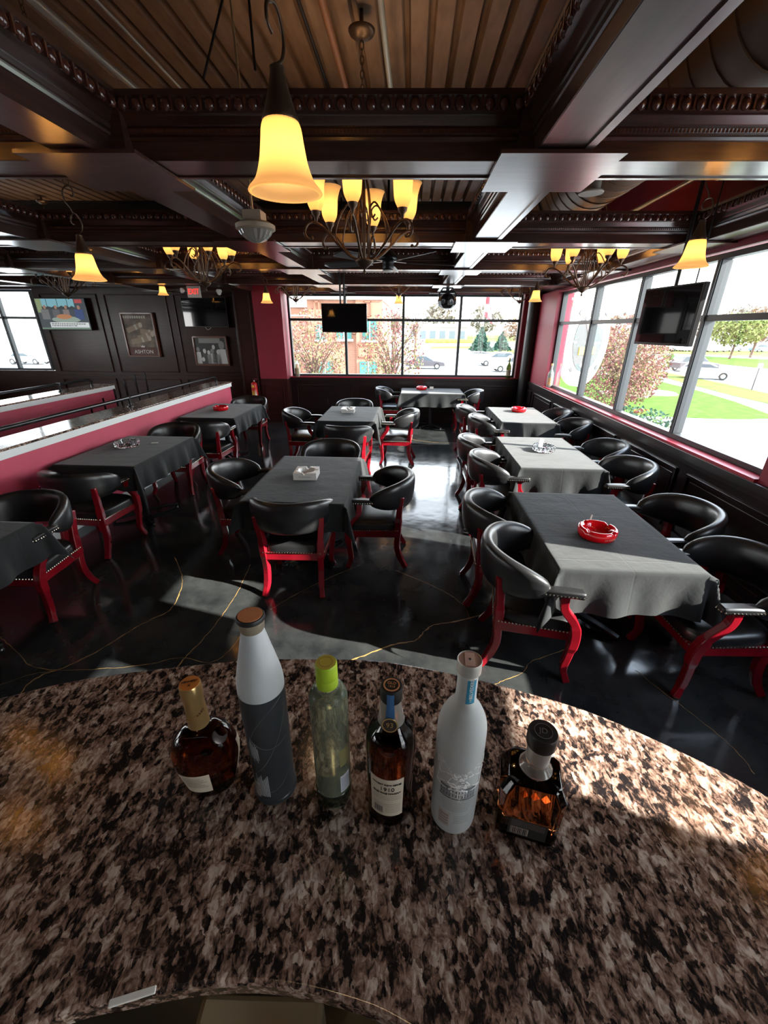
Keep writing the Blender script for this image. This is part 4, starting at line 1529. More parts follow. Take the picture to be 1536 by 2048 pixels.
# ------------------------------------------------------------------ lamps
def amber_mat(name, es):
    m = bpy.data.materials.new(name)
    m.use_nodes = True
    n = m.node_tree
    n.nodes.clear()
    o = n.nodes.new('ShaderNodeOutputMaterial')
    d = n.nodes.new('ShaderNodeBsdfDiffuse')
    d.inputs[0].default_value = (0.55, 0.40, 0.22, 1)
    tl = n.nodes.new('ShaderNodeBsdfTranslucent')
    tl.inputs[0].default_value = (0.80, 0.60, 0.34, 1)
    mx = n.nodes.new('ShaderNodeMixShader')
    mx.inputs[0].default_value = 0.7
    em = n.nodes.new('ShaderNodeEmission')
    em.inputs[0].default_value = (1.0, 0.60, 0.24, 1)
    em.inputs[1].default_value = es
    ad = n.nodes.new('ShaderNodeAddShader')
    n.links.new(d.outputs[0], mx.inputs[1])
    n.links.new(tl.outputs[0], mx.inputs[2])
    n.links.new(mx.outputs[0], ad.inputs[0])
    n.links.new(em.outputs[0], ad.inputs[1])
    n.links.new(ad.outputs[0], o.inputs[0])
    return m


M_amber = amber_mat('amber_glass', 0.10)
M_bulb = mat('lit_bulb', (1, 0.8, 0.5), 0.5, emit=(1.0, 0.72, 0.36), es=9)


def bulb_light(par, loc, watts, r=0.02):
    l = bpy.data.lights.new('bulb_light', 'POINT')
    l.energy = watts
    l.color = (1.0, 0.76, 0.48)
    l.shadow_soft_size = r
    o = bpy.data.objects.new('bulb_light', l)
    C.objects.link(o)
    o.location = loc
    o.parent = par
    return o


BELL = smooth_prof([(0.028, 0.205), (0.040, 0.198), (0.052, 0.175), (0.058, 0.13), (0.066, 0.08), (0.080, 0.035), (0.098, 0.010), (0.103, 0.0), (0.097, -0.003)], 4)
BELL = [(r, z * 0.82) for r, z in BELL]
BELL2 = [(r - 0.004, z) for r, z in BELL][::-1]


def pendant_at(px, py, dist, label, sc_=1.0, ztop=ZC, rz=0.0):
    """hang a bell shade so that the middle of its open rim is seen at the pixel, dist metres into the room"""
    r = R @ Vector((px - 768, -(py - 1024), -F))
    k = dist / r.y
    u, z = r.x * k - K * dist, CAMZ + r.z * k
    t = thing('pendant_lamp', label, 'pendant lamp', u, dist, z, rz, 'amber bell pendant lamps')
    sh = MB().lathe(BELL + BELL2, 36, cap=False)
    sh.v = [(x * sc_, y * sc_, q * sc_) for x, y, q in sh.v]
    sh.build('lamp_shade', M_amber, t, smooth=True, angle=80)
    b = MB().lathe([(0.047, 0.150), (0.049, 0.158), (0.040, 0.178), (0.034, 0.196), (0.025, 0.225), (0.019, 0.25), (0.019, 0.262), (0.010, 0.268)], 24)
    b.v = [(x * sc_, y * sc_, q * sc_) for x, y, q in b.v]
    b.build('shade_holder', M_bronze, t, smooth=True)
    MB().ball((0, 0, 0.10 * sc_), 0.028 * sc_, 12, 8, (1, 1, 1.3)).build('bulb', M_bulb, t, smooth=True)
    bulb_light(t, (0, 0, 0.075 * sc_), 1.1, 0.03)
    # S scroll, links, stem up to the deck
    z0 = 0.266 * sc_
    sp = curve3([(0, 0, 0.0), (0.030, 0, 0.025), (0.040, 0, 0.07), (0.016, 0, 0.115), (-0.022, 0, 0.105), (-0.028, 0, 0.07), (-0.010, 0, 0.055)], 5)
    sp2 = curve3([(0.0, 0, 0.118), (-0.012, 0, 0.15), (-0.040, 0, 0.19), (-0.036, 0, 0.24), (0.0, 0, 0.265), (0.030, 0, 0.245), (0.026, 0, 0.21), (0.008, 0, 0.212)], 5)
    b = MB().tube([(x * sc_, y, z0 + q * sc_) for x, y, q in sp], 0.0045 * sc_, 8).tube([(x * sc_, y, z0 + q * sc_) for x, y, q in sp2], 0.0045 * sc_, 8)
    b.build('scroll', M_bronze, t, smooth=True)
    H = ztop - z
    b = MB()
    zz = z0 + 0.265 * sc_
    k = 0
    while zz < H - 0.03:
        L = 0.026 if k > 1 else 0.05
        pts = []
        for i in range(13):
            a = 2 * PI * i / 12
            x, q = 0.010 * math.sin(a) * (1.6 if k < 2 else 1), (L * 0.62) * -math.cos(a)
            pts.append((x, 0, zz + L / 2 + q) if k % 2 == 0 else (0, x, zz + L / 2 + q))
        b.tube(pts, 0.0024, 5, cap=False)
        zz += L
        k += 1
    b.build('chain', M_bronze, t, smooth=True)
    MB().lathe([(0.010, H - 0.035), (0.03, H - 0.03), (0.06, H - 0.012), (0.065, H)], 24).build('ceiling_cup', M_bronze, t, smooth=True)
    return t


pendant_at(572, 386, 1.38, 'largest amber bell pendant lamp, hanging nearest above the bar', 0.97, rz=1.25)
pendant_at(180, 560, 2.85, 'amber bell pendant lamp hanging at left, above the leftmost tables', 0.88)
pendant_at(1381, 534, 3.0, 'amber bell pendant lamp hanging at right, above the hanging television by the windows', 0.92)
pendant_at(1070, 603, 6.8, 'small amber bell pendant lamp in front of the dark corner column', 0.92)
pendant_at(534, 606, 7.4, 'small amber bell pendant lamp in front of the red pier', 0.92)
pendant_at(797, 607, 9.0, 'smallest amber bell pendant lamp, before the middle mullion of the back window', 0.9)
pendant_at(327, 590, 8.4, 'small amber bell pendant lamp in front of the panelled wall, above the cigar poster', 0.9)

dup([q for q in C.objects if q.name == 'pendant_lamp'][0], 'added unseen amber bell pendant lamp behind the bar, lighting under the counter edge', -0.35, -0.75, 2.25)  # extra lamp out of view, added to brighten the space under the counter
# ---- chandeliers
CUP = smooth_prof([(0.018, 0.0), (0.034, 0.012), (0.052, 0.05), (0.058, 0.10), (0.062, 0.15), (0.078, 0.20), (0.088, 0.215)], 3)


def make_chandelier():
    t = thing('chandelier', '', 'chandelier')
    MB().lathe(smooth_prof([(0.001, -0.075), (0.009, -0.070), (0.011, -0.058), (0.006, -0.048), (0.012, -0.040), (0.040, -0.020), (0.058, 0.0), (0.062, 0.012), (0.052, 0.018), (0.030, 0.022)], 3), 28).lathe([(0.008, 0.02), (0.008, 0.70)], 10).lathe([(0.016, 0.28), (0.024, 0.30), (0.012, 0.34)], 12).build('centre_bowl', M_bronze, t, smooth=True)
    for k in range(6):
        a = 2 * PI * k / 6 + 0.38
        ca, sa = math.cos(a), math.sin(a)

        def P(r, z, tw=0.0):
            return (r * ca - tw * sa, r * sa + tw * ca, z)
        arm = curve3([P(0.035, 0.012), P(0.10, 0.03), P(0.19, 0.10), P(0.27, 0.175), P(0.335, 0.205), P(0.385, 0.19), P(0.405, 0.145), P(0.385, 0.115), P(0.36, 0.118)], 4)
        n = len(arm)
        arm_o = MB().tube(arm, [0.0085] * (n - 6) + [0.007] * 6, 8).build('arm', M_bronze, t, smooth=True)
        MB().ball(arm[-1], 0.012, 8, 6).build('finial', M_bronze, arm_o, smooth=True)
        # inner scroll rising to the stem
        sc2 = curve3([P(0.15, 0.065), P(0.20, 0.13), P(0.17, 0.24), P(0.10, 0.33), P(0.055, 0.30), P(0.075, 0.25), P(0.10, 0.265)], 4)
        MB().tube(sc2, 0.0055, 6).build('scroll', M_bronze, t, smooth=True)
        sc3 = curve3([P(0.045, 0.015), P(0.030, 0.12), P(0.05, 0.28), P(0.035, 0.42), P(0.010, 0.50)], 4)
        MB().tube(sc3, 0.005, 6).build('stem_scroll', M_bronze, t, smooth=True)
        cx, cy = 0.325 * ca, 0.325 * sa
        hb = MB().lathe([(0.005, 0.205), (0.010, 0.22), (0.012, 0.235), (0.028, 0.252), (0.031, 0.268), (0.026, 0.272)], 16, (cx, cy, 0)).build('shade_holder', M_bronze, t, smooth=True)
        s = MB().lathe(CUP + [(r - 0.003, z) for r, z in CUP][::-1], 24, (cx, cy, 0.262), cap=False).build('lamp_shade', M_amber, t, smooth=True, angle=80)
        MB().ball((cx, cy, 0.335), 0.018, 8, 6, (1, 1, 1.4)).build('bulb', M_bulb, t, smooth=True)
        bulb_light(t, (cx, cy, 0.375), 0.95, 0.02)
    # hanging loops, chain and ceiling cup
    for s in (-1, 1):
        MB().tube(curve3([(0, 0, 0.70), (s * 0.05, 0, 0.64), (s * 0.115, 0, 0.66), (s * 0.13, 0, 0.73), (s * 0.09, 0, 0.775), (s * 0.05, 0, 0.75), (s * 0.055, 0, 0.71)], 5), 0.005, 6).build('hanging_scroll', M_bronze, t, smooth=True)
    b = MB()
    zz, k = 0.70, 0
    while zz < 1.13:
        pts = []
        for i in range(13):
            a = 2 * PI * i / 12
            x, q = 0.011 * math.sin(a), 0.022 * -math.cos(a)
            pts.append((x, 0, zz + 0.015 + q) if k % 2 == 0 else (0, x, zz + 0.015 + q))
        b.tube(pts, 0.0028, 5, cap=False)
        zz += 0.032
        k += 1
    b.build('chain', M_bronze, t, smooth=True)
    MB().lathe([(0.012, 1.12), (0.035, 1.125), (0.07, 1.145), (0.078, 1.16), (0.078, 1.165), (0.012, 1.17), (0.012, 1.26)], 28).build('ceiling_cup', M_bronze, t, smooth=True)
    return t


ch0 = make_chandelier()
GCH = 'scrolled bronze chandeliers'
CH = [(-0.34, 3.33, 2.35, 'scrolled bronze chandelier with amber cups, the largest, beside the nearest pendant'),
      (1.86, 5.16, 2.34, 'scrolled bronze chandelier at right, in front of the window wall'),
      (-2.29, 5.16, 2.37, 'scrolled bronze chandelier at left, before the black television'),
      (-0.25, 8.75, 2.52, 'far bronze chandelier over the middle of the back window'),
      (-2.20, 8.75, 2.41, 'far bronze chandelier at the left end of the back window'),
      (2.02, 8.75, 2.41, 'far bronze chandelier at the right end of the back window'),
      (-2.30, 1.42, 2.36, 'bronze chandelier left of the bar, seen as warm glints on the granite'),
      (1.95, 1.42, 2.36, 'bronze chandelier right of the bar, seen as warm glints on the granite'),
      (-5.25, 7.0, 2.38, 'bronze chandelier before the lit television, its cups hidden by a beam')]
for i, (u, y, z, lb) in enumerate(CH):
    if i == 0:
        ch0.location = shear((u, y, z))
        ch0.rotation_euler = (0, 0, 0)
        ch0['label'] = lb
        ch0['group'] = GCH
    else:
        dup(ch0, lb, u, y, z, 0.4 * i, GCH)

# ---- ceiling fan
t = thing('ceiling_fan', 'dark five bladed ceiling fan between the beams, before the back window', 'fan', -0.27, 5.16, 2.53, 0.3)
MB().lathe(smooth_prof([(0.001, -0.03), (0.05, -0.025), (0.062, 0.0), (0.062, 0.05), (0.09, 0.06), (0.10, 0.10), (0.06, 0.15), (0.02, 0.17)], 3), 28).lathe([(0.013, 0.16), (0.013, 1.0)], 10).build('motor', M_black, t, smooth=True)
MB().lathe([(0.05, -0.04), (0.055, -0.028), (0.06, -0.026)], 24).build('light_disc', M_white, t, smooth=True)
Mbl = mat('fan_blade', (0.05, 0.047, 0.045), 0.35)
for k in range(5):
    a = 2 * PI * k / 5
    bl = MB()

    def blade(u, v):
        r = 0.20 + 0.58 * u
        wd = 0.055 + 0.028 * min(1, u * 2.2)
        if u > 0.88:
            wd *= math.sqrt(max(0.02, 1 - ((u - 0.88) / 0.12) ** 2))
        s = (v - 0.5) * 2 * wd
        return (r * math.cos(a) - s * math.sin(a), r * math.sin(a) + s * math.cos(a), 0.055 + s * 0.22)
    o = bl.grid(blade, 16, 4).build('blade', Mbl, t, smooth=True)
    o.modifiers.new('t', 'SOLIDIFY').thickness = 0.006
    MB().tube([(0.07 * math.cos(a), 0.07 * math.sin(a), 0.06), (0.25 * math.cos(a), 0.25 * math.sin(a), 0.05)], 1.0, sq=(0.035, 0.006)).build('blade_bracket', M_black, o)

# ---- televisions
M_scr = mat('dark_screen', (0.005, 0.005, 0.006), 0.05, coat=0.8, coatr=0.02)


def tv(label, w_, h_, group=None):
    t = thing('television', label, 'television', room=False)
    MB().box(-w_ / 2, w_ / 2, 0.0, 0.045, -h_ / 2, h_ / 2).box(-w_ * 0.3, w_ * 0.3, 0.045, 0.075, -h_ * 0.3, h_ * 0.25).build('housing', M_black, t, bevel=0.006)
    MB().box(-w_ / 2 + 0.012, w_ / 2 - 0.012, -0.0015, 0.001, -h_ / 2 + 0.018, h_ / 2 - 0.012).build('screen', M_scr, t)
    return t


def put(o, u, y, z, rz, rx=0):
    o.location = shear((u, y, z))
    o.rotation_euler = (rx, 0, rz - math.atan(K))


def pole(t, pts, r=0.016, name='ceiling_pole'):
    MB().tube(pts, r, 10).build(name, M_black, t, smooth=True)


t = tv('black switched off television hanging before the back window', 0.70, 0.405)
put(t, -1.035, 7.0, 2.07, 0.0)
pole(t, [(-0.06, 0.06, 0.0), (-0.06, 0.06, ZC - 2.07)], 0.014)
pole(t, [(0.0, 0.06, 0.0), (0.0, 0.06, ZC - 2.07)], 0.014)
MB().tube(curve3([(0.1, 0.05, -0.2), (0.13, 0.05, -0.235), (0.17, 0.05, -0.225), (0.18, 0.05, -0.19)], 4), 0.004, 6).build('cable', M_black, t)
t = tv('television hanging by the window wall, reflecting the room in its dark screen', 0.63, 0.42)
put(t, 1.975, 3.60, 2.03, -PI / 2 - 0.135 + 0.0)
t.rotation_euler = (0, 0, -PI / 2 + 0.13 - math.atan(K))
pole(t, [(-0.05, 0.06, 0.15), (-0.05, 0.06, ZC - 2.03)], 0.014)
pole(t, [(0.15, 0.06, 0.15), (0.15, 0.06, ZC - 2.03)], 0.005, 'cable')
t = tv('television hanging near the bar by the window wall, outside the photo', 0.64, 0.42)
put(t, 2.0, 1.1, 1.95, 0)
t.rotation_euler = (0, 0, -PI / 2 + 0.1)
pole(t, [(-0.05, 0.06, 0.15), (-0.05, 0.06, ZC - 1.95)], 0.014)
t = tv('black switched off television on the panelled wall above the group photograph', 0.95, 0.57)
put(t, -4.32, YB - 0.10, 2.21, 0.0)
MB().tube(curve3([(-0.05, 0.03, -0.28), (0.0, 0.03, -0.33), (0.08, 0.03, -0.29)], 4), 0.004, 6).build('cable', M_white, t)
# lit television
t = tv('lit television showing a news desk, beside the left window', 1.10, 0.62)
put(t, -7.33, YB - 0.10, 2.16, 0.0)
ems = lambda nm, c, s=0.42: mat(nm, (0, 0, 0), 0.4, emit=c, es=s)


def pic(x0, x1, z0, z1, m, nm, k=1):
    return MB().box(x0, x1, -0.002 - 0.0007 * k, -0.0018, z0, z1).build(nm, m, scr)


scr = MB().box(-0.535, 0.535, -0.002, -0.001, -0.29, 0.295).build('lit_screen', ems('pic_dark', (0.03, 0.04, 0.05)), t)
pic(-0.42, 0.30, 0.10, 0.29, ems('pic_sky', (0.16, 0.36, 0.42)), 'screen_sky')
pic(-0.53, -0.40, 0.03, 0.29, ems('pic_green', (0.20, 0.25, 0.12)), 'screen_wall')
for x in (-0.30, -0.07, 0.15):
    pic(x, x + 0.012, 0.10, 0.29, ems('pic_dark2', (0.02, 0.025, 0.03)), 'screen_mullion', 2)
sk = [(-0.42, 0.09), (0.30, 0.09), (0.30, 0.13), (0.24, 0.16), (0.18, 0.13), (0.12, 0.17), (0.06, 0.14), (0.02, 0.165), (-0.06, 0.13), (-0.14, 0.16), (-0.20, 0.13), (-0.27, 0.15), (-0.36, 0.13), (-0.42, 0.15)]
b = MB().add([(x, yy_, z) for yy_ in (-0.004, -0.0018) for x, z in sk], [tuple(range(14)), tuple(range(14, 28))[::-1]] + [(i, (i + 1) % 14, 14 + (i + 1) % 14, 14 + i) for i in range(14)])
b.build('screen_skyline', _m['pic_dark2'], scr)
for x, w_, c in ((-0.36, 0.10, (0.12, 0.12, 0.12)), (-0.12, 0.09, (0.08, 0.08, 0.09)), (0.10, 0.08, (0.16, 0.13, 0.13)), (0.38, 0.11, (0.02, 0.04, 0.14))):
    b = MB().box(x - w_, x + w_ * 0.7, -0.0046, -0.002, -0.10, 0.09)
    b.build('screen_person_body', ems('pic_p%d' % int(x * 100), c), scr, bevel=0.0)
    MB().ball((x, -0.003, 0.13), 0.034, 10, 8, (1, 0.06, 1.2)).build('screen_person_head', ems('pic_skin', (0.28, 0.15, 0.10)), scr)
pic(0.32, 0.48, 0.21, 0.28, ems('pic_red', (0.35, 0.05, 0.05)), 'screen_logo_block', 3)
MB().ball((0.05, -0.004, -0.10), 0.32, 24, 8, (1, 0.005, 0.20)).build('screen_desk', ems('pic_desk', (0.22, 0.28, 0.24)), scr)
MB().ball((0.02, -0.006, -0.045), 0.17, 24, 8, (1, 0.005, 0.28)).build('screen_desk_panel', ems('pic_desk2', (0.36, 0.15, 0.06)), scr)
pic(-0.33, 0.52, -0.255, -0.155, ems('pic_bar', (0.55, 0.58, 0.58)), 'caption_bar', 6)
for k, (x0, x1) in enumerate(((-0.30, 0.42), (-0.30, 0.22))):
    z = -0.185 - k * 0.035
    b = MB()
    x = x0
    rnd = random.Random(k)
    while x < x1:
        w_ = rnd.uniform(0.02, 0.06)
        b.box(x, x + w_, -0.0072, -0.006, z - 0.008, z + 0.008)
        x += w_ + 0.012
    b.build('caption_line', ems('pic_text', (0.06, 0.06, 0.07)), scr)
pic(-0.535, 0.535, -0.285, -0.26, ems('pic_strip', (0.12, 0.20, 0.14)), 'ticker_strip', 6)

# ---- pictures
M_pf = mat('brown_picture_frame', (0.12, 0.035, 0.015), 0.3, coat=0.4)


def framed(label, nm, u, z, w_, h_, m, fr=0.035):
    t = thing(nm, label, 'picture', room=False)
    put(t, u, YB - 0.035, z, 0)
    b = MB()
    for x0, x1, z0, z1 in ((-w_ / 2, w_ / 2, h_ / 2 - fr, h_ / 2), (-w_ / 2, w_ / 2, -h_ / 2, -h_ / 2 + fr), (-w_ / 2, -w_ / 2 + fr, -h_ / 2, h_ / 2), (w_ / 2 - fr, w_ / 2, -h_ / 2, h_ / 2)):
        b.box(x0, x1, -0.03, 0.033, z0, z1)
    b.build('picture_frame', M_pf, t, bevel=0.006)
    p = MB().box(-w_ / 2 + 0.02, w_ / 2 - 0.02, -0.006, 0.03, -h_ / 2 + 0.02, h_ / 2 - 0.02).build('print', m, t)
    return t, p


t, p = framed('framed brown poster of stacked cigars on the dark panelled wall', 'framed_poster', -5.81, 1.765, 0.72, 0.88, mat('poster_brown', (0.07, 0.045, 0.032), 0.5, noise=(4, (0.26, 0.19, 0.14), 4)))
M_cig = mat('cigar_print', (0.34, 0.24, 0.17), 0.5)
M_cigb = mat('cigar_end_print', (0.55, 0.46, 0.37), 0.5)
M_band = mat('cigar_band', (0.55, 0.50, 0.42), 0.5)
for i, (x, z, L, a) in enumerate(((-0.12, 0.14, 0.34, 0.35), (0.16, 0.06, 0.30, -0.12), (-0.02, -0.10, 0.42, 0.18), (0.10, -0.02, 0.34, 0.25))):
    ca, sa = math.cos(a), math.sin(a)
    b = MB()
    b.add([(x + sx_ * L / 2 * ca - sz * 0.05 * sa, -0.0075 - 0.0004 * i, z + sx_ * L / 2 * sa + sz * 0.05 * ca) for sx_, sz in ((-1, -1), (1, -1), (1, 1), (-1, 1))], [(0, 1, 2, 3)])
    b.build('printed_cigar', M_cig, p)
    MB().ball((x + L / 2 * ca, -0.0085 - 0.0004 * i, z + L / 2 * sa), 0.052, 14, 8, (0.8, 0.01, 1)).build('printed_cigar_end', M_cigb, p)
    MB().add([(x + s_ * ca - sz * 0.052 * sa, -0.0082 - 0.0004 * i, z + s_ * sa + sz * 0.052 * ca) for s_, sz in ((0.03, -1), (0.07, -1), (0.07, 1), (0.03, 1))], [(0, 1, 2, 3)]).build('printed_band', M_band, p)
b = MB()
for k in range(10):
    b.box(-0.31 + k * 0.05, -0.31 + k * 0.05 + 0.035, -0.0078, -0.006, 0.325, 0.375)
b.build('printed_box_edge', M_band, p)
MB().box(-0.34, 0.34, -0.0077, -0.006, -0.42, -0.24).build('printed_base', mat('poster_red_brown', (0.10, 0.028, 0.018), 0.5), p)
text_flat('ASHTON', 0.105, mat('poster_white', (0.75, 0.72, 0.66), 0.5), p, (0, -0.0085, -0.335))
MB().add([(-0.035, -0.009, -0.245), (0.035, -0.009, -0.245), (0.05, -0.009, -0.205), (0.02, -0.009, -0.225), (0, -0.009, -0.195), (-0.02, -0.009, -0.225), (-0.05, -0.009, -0.205)], [(0, 1, 2, 3, 4, 5, 6)]).build('printed_crown', _m['poster_white'], p)
t, p = framed('framed black and white photograph of a cheering group, under the black television', 'framed_photograph', -4.33, 1.455, 0.76, 0.60, mat('photo_black', (0.012, 0.012, 0.012), 0.35))
gw, gm, gd = mat('photo_white', (0.55, 0.55, 0.55), 0.4), mat('photo_grey', (0.22, 0.22, 0.22), 0.4), mat('photo_dark', (0.06, 0.06, 0.06), 0.4)
rnd = random.Random(3)
MB().box(-0.25, 0.22, -0.0072, -0.006, 0.16, 0.26).build('printed_ceiling', gm, p)
for i, (x, z, s_) in enumerate(((-0.29, 0.03, 0.045), (-0.15, 0.0, 0.042), (-0.06, -0.03, 0.04), (0.02, 0.0, 0.045), (0.06, 0.08, 0.04), (0.15, -0.02, 0.045), (0.24, 0.12, 0.075), (-0.2, -0.17, 0.04))):
    MB().ball((x, -0.009, z), s_, 12, 8, (0.85, 0.02, 1.15)).build('printed_face', gw if i % 3 else gm, p)
    w_ = s_ * 1.3
    MB().add([(x - w_, -0.0082, -0.26), (x + w_, -0.0082, -0.26), (x + w_ * 0.8, -0.0082, z - s_ * 1.1), (x - w_ * 0.8, -0.0082, z - s_ * 1.1)], [(0, 1, 2, 3)]).build('printed_torso', (gw, gd, gm)[i % 3], p)

# ---- exit sign with emergency heads
t = thing('exit_sign', 'white EXIT sign with red letters on the dark panelled wall', 'exit sign', room=False)
put(t, -4.2, 8.9, 2.55, 0.0)
MB().box(-0.13, 0.13, 0, 0.03, -0.10, 0.10).build('sign_box', M_white, t, bevel=0.004)
text_flat('EXIT', 0.135, mat('exit_red', (0.7, 0.02, 0.02), 0.5, emit=(1, 0.03, 0.02), es=0.8), t, (0, -0.002, 0), bold=0.8)
MB().box(-0.02, 0.02, 0.0, 0.02, 0.10, ZC - 2.55).build('bracket', M_black, t)
for s in (-1,):
    MB().lathe([(0.02, 0), (0.045, 0.03), (0.045, 0.06)], 14).build('lamp_head', M_white, t, smooth=True, loc=(s * 0.19, 0.02, 0.02), rot=(PI / 2, 0, s * 0.6))
t = thing('security_camera', 'small white ceiling camera above the black television', 'camera', room=False)
put(t, -3.75, 9.0, 2.58, 0)
MB().lathe([(0.055, 0.0), (0.055, 0.03), (0.04, 0.05)], 16).build('base', M_white, t, smooth=True, loc=(0, 0, -0.03))
MB().ball((0, 0, -0.04), 0.04, 12, 8).build('dome', M_white, t, smooth=True)
MB().box(-0.01, 0.01, -0.01, 0.01, 0, ZC - 2.58).build('stem', M_black, t)

# ---- motion sensor / glass bell hanging above the room, and high lamp
M_gb = pane_mat('clear_bell', (0.85, 0.85, 0.85), 1.6, 0.05)
t = thing('ceiling_sensor', 'beige ceiling device with a ribbed glass underside, left of the nearest pendant rim', 'sensor', -0.97, 3.0, 2.47)
MB().box(-0.055, 0.055, -0.055, 0.055, 0.045, 0.10).lathe([(0.10, 0.0), (0.118, 0.008), (0.118, 0.03), (0.09, 0.045)], 28).build('housing', mat('beige_plastic', (0.42, 0.36, 0.27), 0.45), t, smooth=True)
n = 32
b = MB()
pr = [(0.10, 0.0), (0.088, -0.02), (0.06, -0.045), (0.022, -0.06), (0.001, -0.062)]
b.add([((r * (1 + (0.03 if j % 2 else -0.03))) * math.cos(2 * PI * j / n), (r * (1 + (0.03 if j % 2 else -0.03))) * math.sin(2 * PI * j / n), z) for r, z in pr for j in range(n)],
      [(i * n + j, i * n + (j + 1) % n, (i + 1) * n + (j + 1) % n, (i + 1) * n + j) for i in range(len(pr) - 1) for j in range(n)])
b.build('lens', mat('ribbed_lens', (0.62, 0.60, 0.55), 0.08, trans=0.5, ior=1.4), t)
MB().tube([(-0.01, 0, 0.10), (-0.01, 0, ZC - 2.47)], 0.007, 8).build('rod', mat('pale_rod', (0.45, 0.36, 0.22), 0.4, metal=0.4), t)
t = thing('high_bay_lamp', 'glass cylinder ceiling lamp with a pale disc below, beside the round duct', 'ceiling lamp', 1.27, 3.7, 2.83)
MB().lathe([(0.084, 0.0), (0.088, 0.006), (0.084, 0.014), (0.06, 0.02)], 32).build('disc', mat('pale_disc', (0.55, 0.53, 0.47), 0.4), t, smooth=True)
MB().lathe([(0.062, 0.015), (0.062, 0.17), (0.04, 0.19)], 28, cap=False).build('cylinder', mat('grey_cylinder', (0.42, 0.42, 0.38), 0.2, metal=0.5), t, smooth=True)
MB().tube([(0, 0, 0.18), (0, 0, ZC - 2.83)], 0.012, 8).build('rod', M_steel, t)

# ---- stage light on the beam
t = thing('stage_light', 'black faceted effect light clamped under the far beam crossing', 'stage light', 0.60, 7.93, 2.36)
MB().ball((0, 0, 0), 0.15, 8, 6, (1.1, 1.0, 0.85)).build('housing', M_black, t)
MB().box(-0.11, 0.11, -0.03, 0.03, 0.12, 0.16).tube([(-0.12, 0, 0.0), (-0.15, 0, 0.10), (-0.08, 0, 0.2), (0.08, 0, 0.2), (0.15, 0, 0.10), (0.12, 0, 0.0)], 0.012, 6).lathe([(0.03, 0.15), (0.03, 0.22)], 10).build('yoke', M_black, t)
for k in range(3):
    a = -0.5 + k * 0.9
    MB().lathe([(0.035, 0), (0.04, 0.02), (0.03, 0.02), (0.0, 0.008)], 14).build('lens', mat('lens_grey', (0.10, 0.11, 0.12), 0.1), t, smooth=True, loc=(0.14 * math.sin(a), -0.14 * math.cos(a) * 0.9, -0.01), rot=(PI / 2, 0, a))

# ---- round spiral duct, pipes and conduits up in the ceiling
t = thing('air_duct', 'round spiral air duct running above the right hand beams', 'duct', 0, 0, 0)
t.location = (0, 0, 0)
t.rotation_euler = (0, 0, 0)
M_duct = mat('brown_duct', (0.20, 0.13, 0.085), 0.45, metal=0.35)
DX, DZ, DR = 1.54, 3.20, 0.30
pts, rs = [], []
yy = -1.5
while yy < 8.4:
    for dy, dr in ((0, 0), (0.004, 0.006), (0.012, 0.006), (0.016, 0)):
        pts.append((DX, yy + dy, DZ))
        rs.append(DR + dr)
    yy += 0.16
MB().tube(pts, rs, 32).build('duct_tube', M_duct, t, smooth=True, skew=True, angle=30)
for y in (1.3, 3.2, 5.1, 7.0):
    MB().tube([(DX, y, DZ), (DX, y + 0.04, DZ)], DR + 0.014, 32).build('band', M_steel, t, skew=True)
M_pipe = mat('copper_brown_pipe', (0.34, 0.15, 0.075), 0.4, metal=0.4)
M_pal = mat('galvanised_conduit', (0.50, 0.48, 0.42), 0.3, metal=0.6)
pipes = [((-0.52, -3.5, 3.50), (-0.52, 4.35, 3.50), 0.022, M_pipe, 'brown painted sprinkler pipe under the steel deck'),
         ((-0.30, -3.5, 3.42), (-0.18, 4.35, 3.42), 0.018, M_pal, 'shiny straight conduit beside the nearest chandelier chain'),
         ((-0.66, -3.5, 3.54), (-0.66, 4.35, 3.54), 0.010, M_steel, 'thin dark conduit beside the brown sprinkler pipe'),
         ((-1.78, -2.0, 3.3), (-1.78, 4.35, 3.3), 0.022, M_pal, 'pale fluorescent-like pipe along the left beam'),
         ((-1.62, -2.0, 3.42), (-1.62, 4.35, 3.42), 0.010, M_pal, 'thinner pale pipe along the left beam'),
         ((2.25, -2.0, 3.05), (2.25, 9.0, 3.05), 0.018, M_pal, 'pale pipe running beside the round air duct'),
         ((-2.2, 4.9, 3.3), (-5.2, 4.9, 3.3), 0.018, M_pal, 'pale pipe crossing high above the left tables')]
for a, b_, r, m, lb in pipes:
    o = MB().tube([a, b_], r, 12).build('ceiling_pipe', m, None, smooth=True, skew=True)
    tag(o, lb, 'pipe')
for i, (px, py, y) in enumerate(((480, 10, 1.45), (505, 395, 2.9))):
    pass
# thin hanger rods crossing in the nearest bay
for i, (a, b_) in enumerate((((-0.62, 2.1, 3.60), (-0.62, 2.1, 2.82)), ((-0.60, 2.4, 3.6), (-0.86, 2.2, 2.84)))):
    o = MB().tube([a, b_], 0.005, 6).build('hanger_rod', M_steel, None, skew=True)
    tag(o, ('straight dark hanger rod left of the nearest pendant', 'slanting dark hanger rod right of the nearest pendant')[i], 'rod')

# ---- sill bottles, extinguisher, outlets
Mbtl = mat('sill_clear_glass', (0.75, 0.78, 0.70), 0.1, trans=0.7, ior=1.2)
PB = smooth_prof([(0.040, 0.0), (0.043, 0.005), (0.043, 0.17), (0.038, 0.21), (0.018, 0.25), (0.014, 0.27), (0.014, 0.33)], 3)


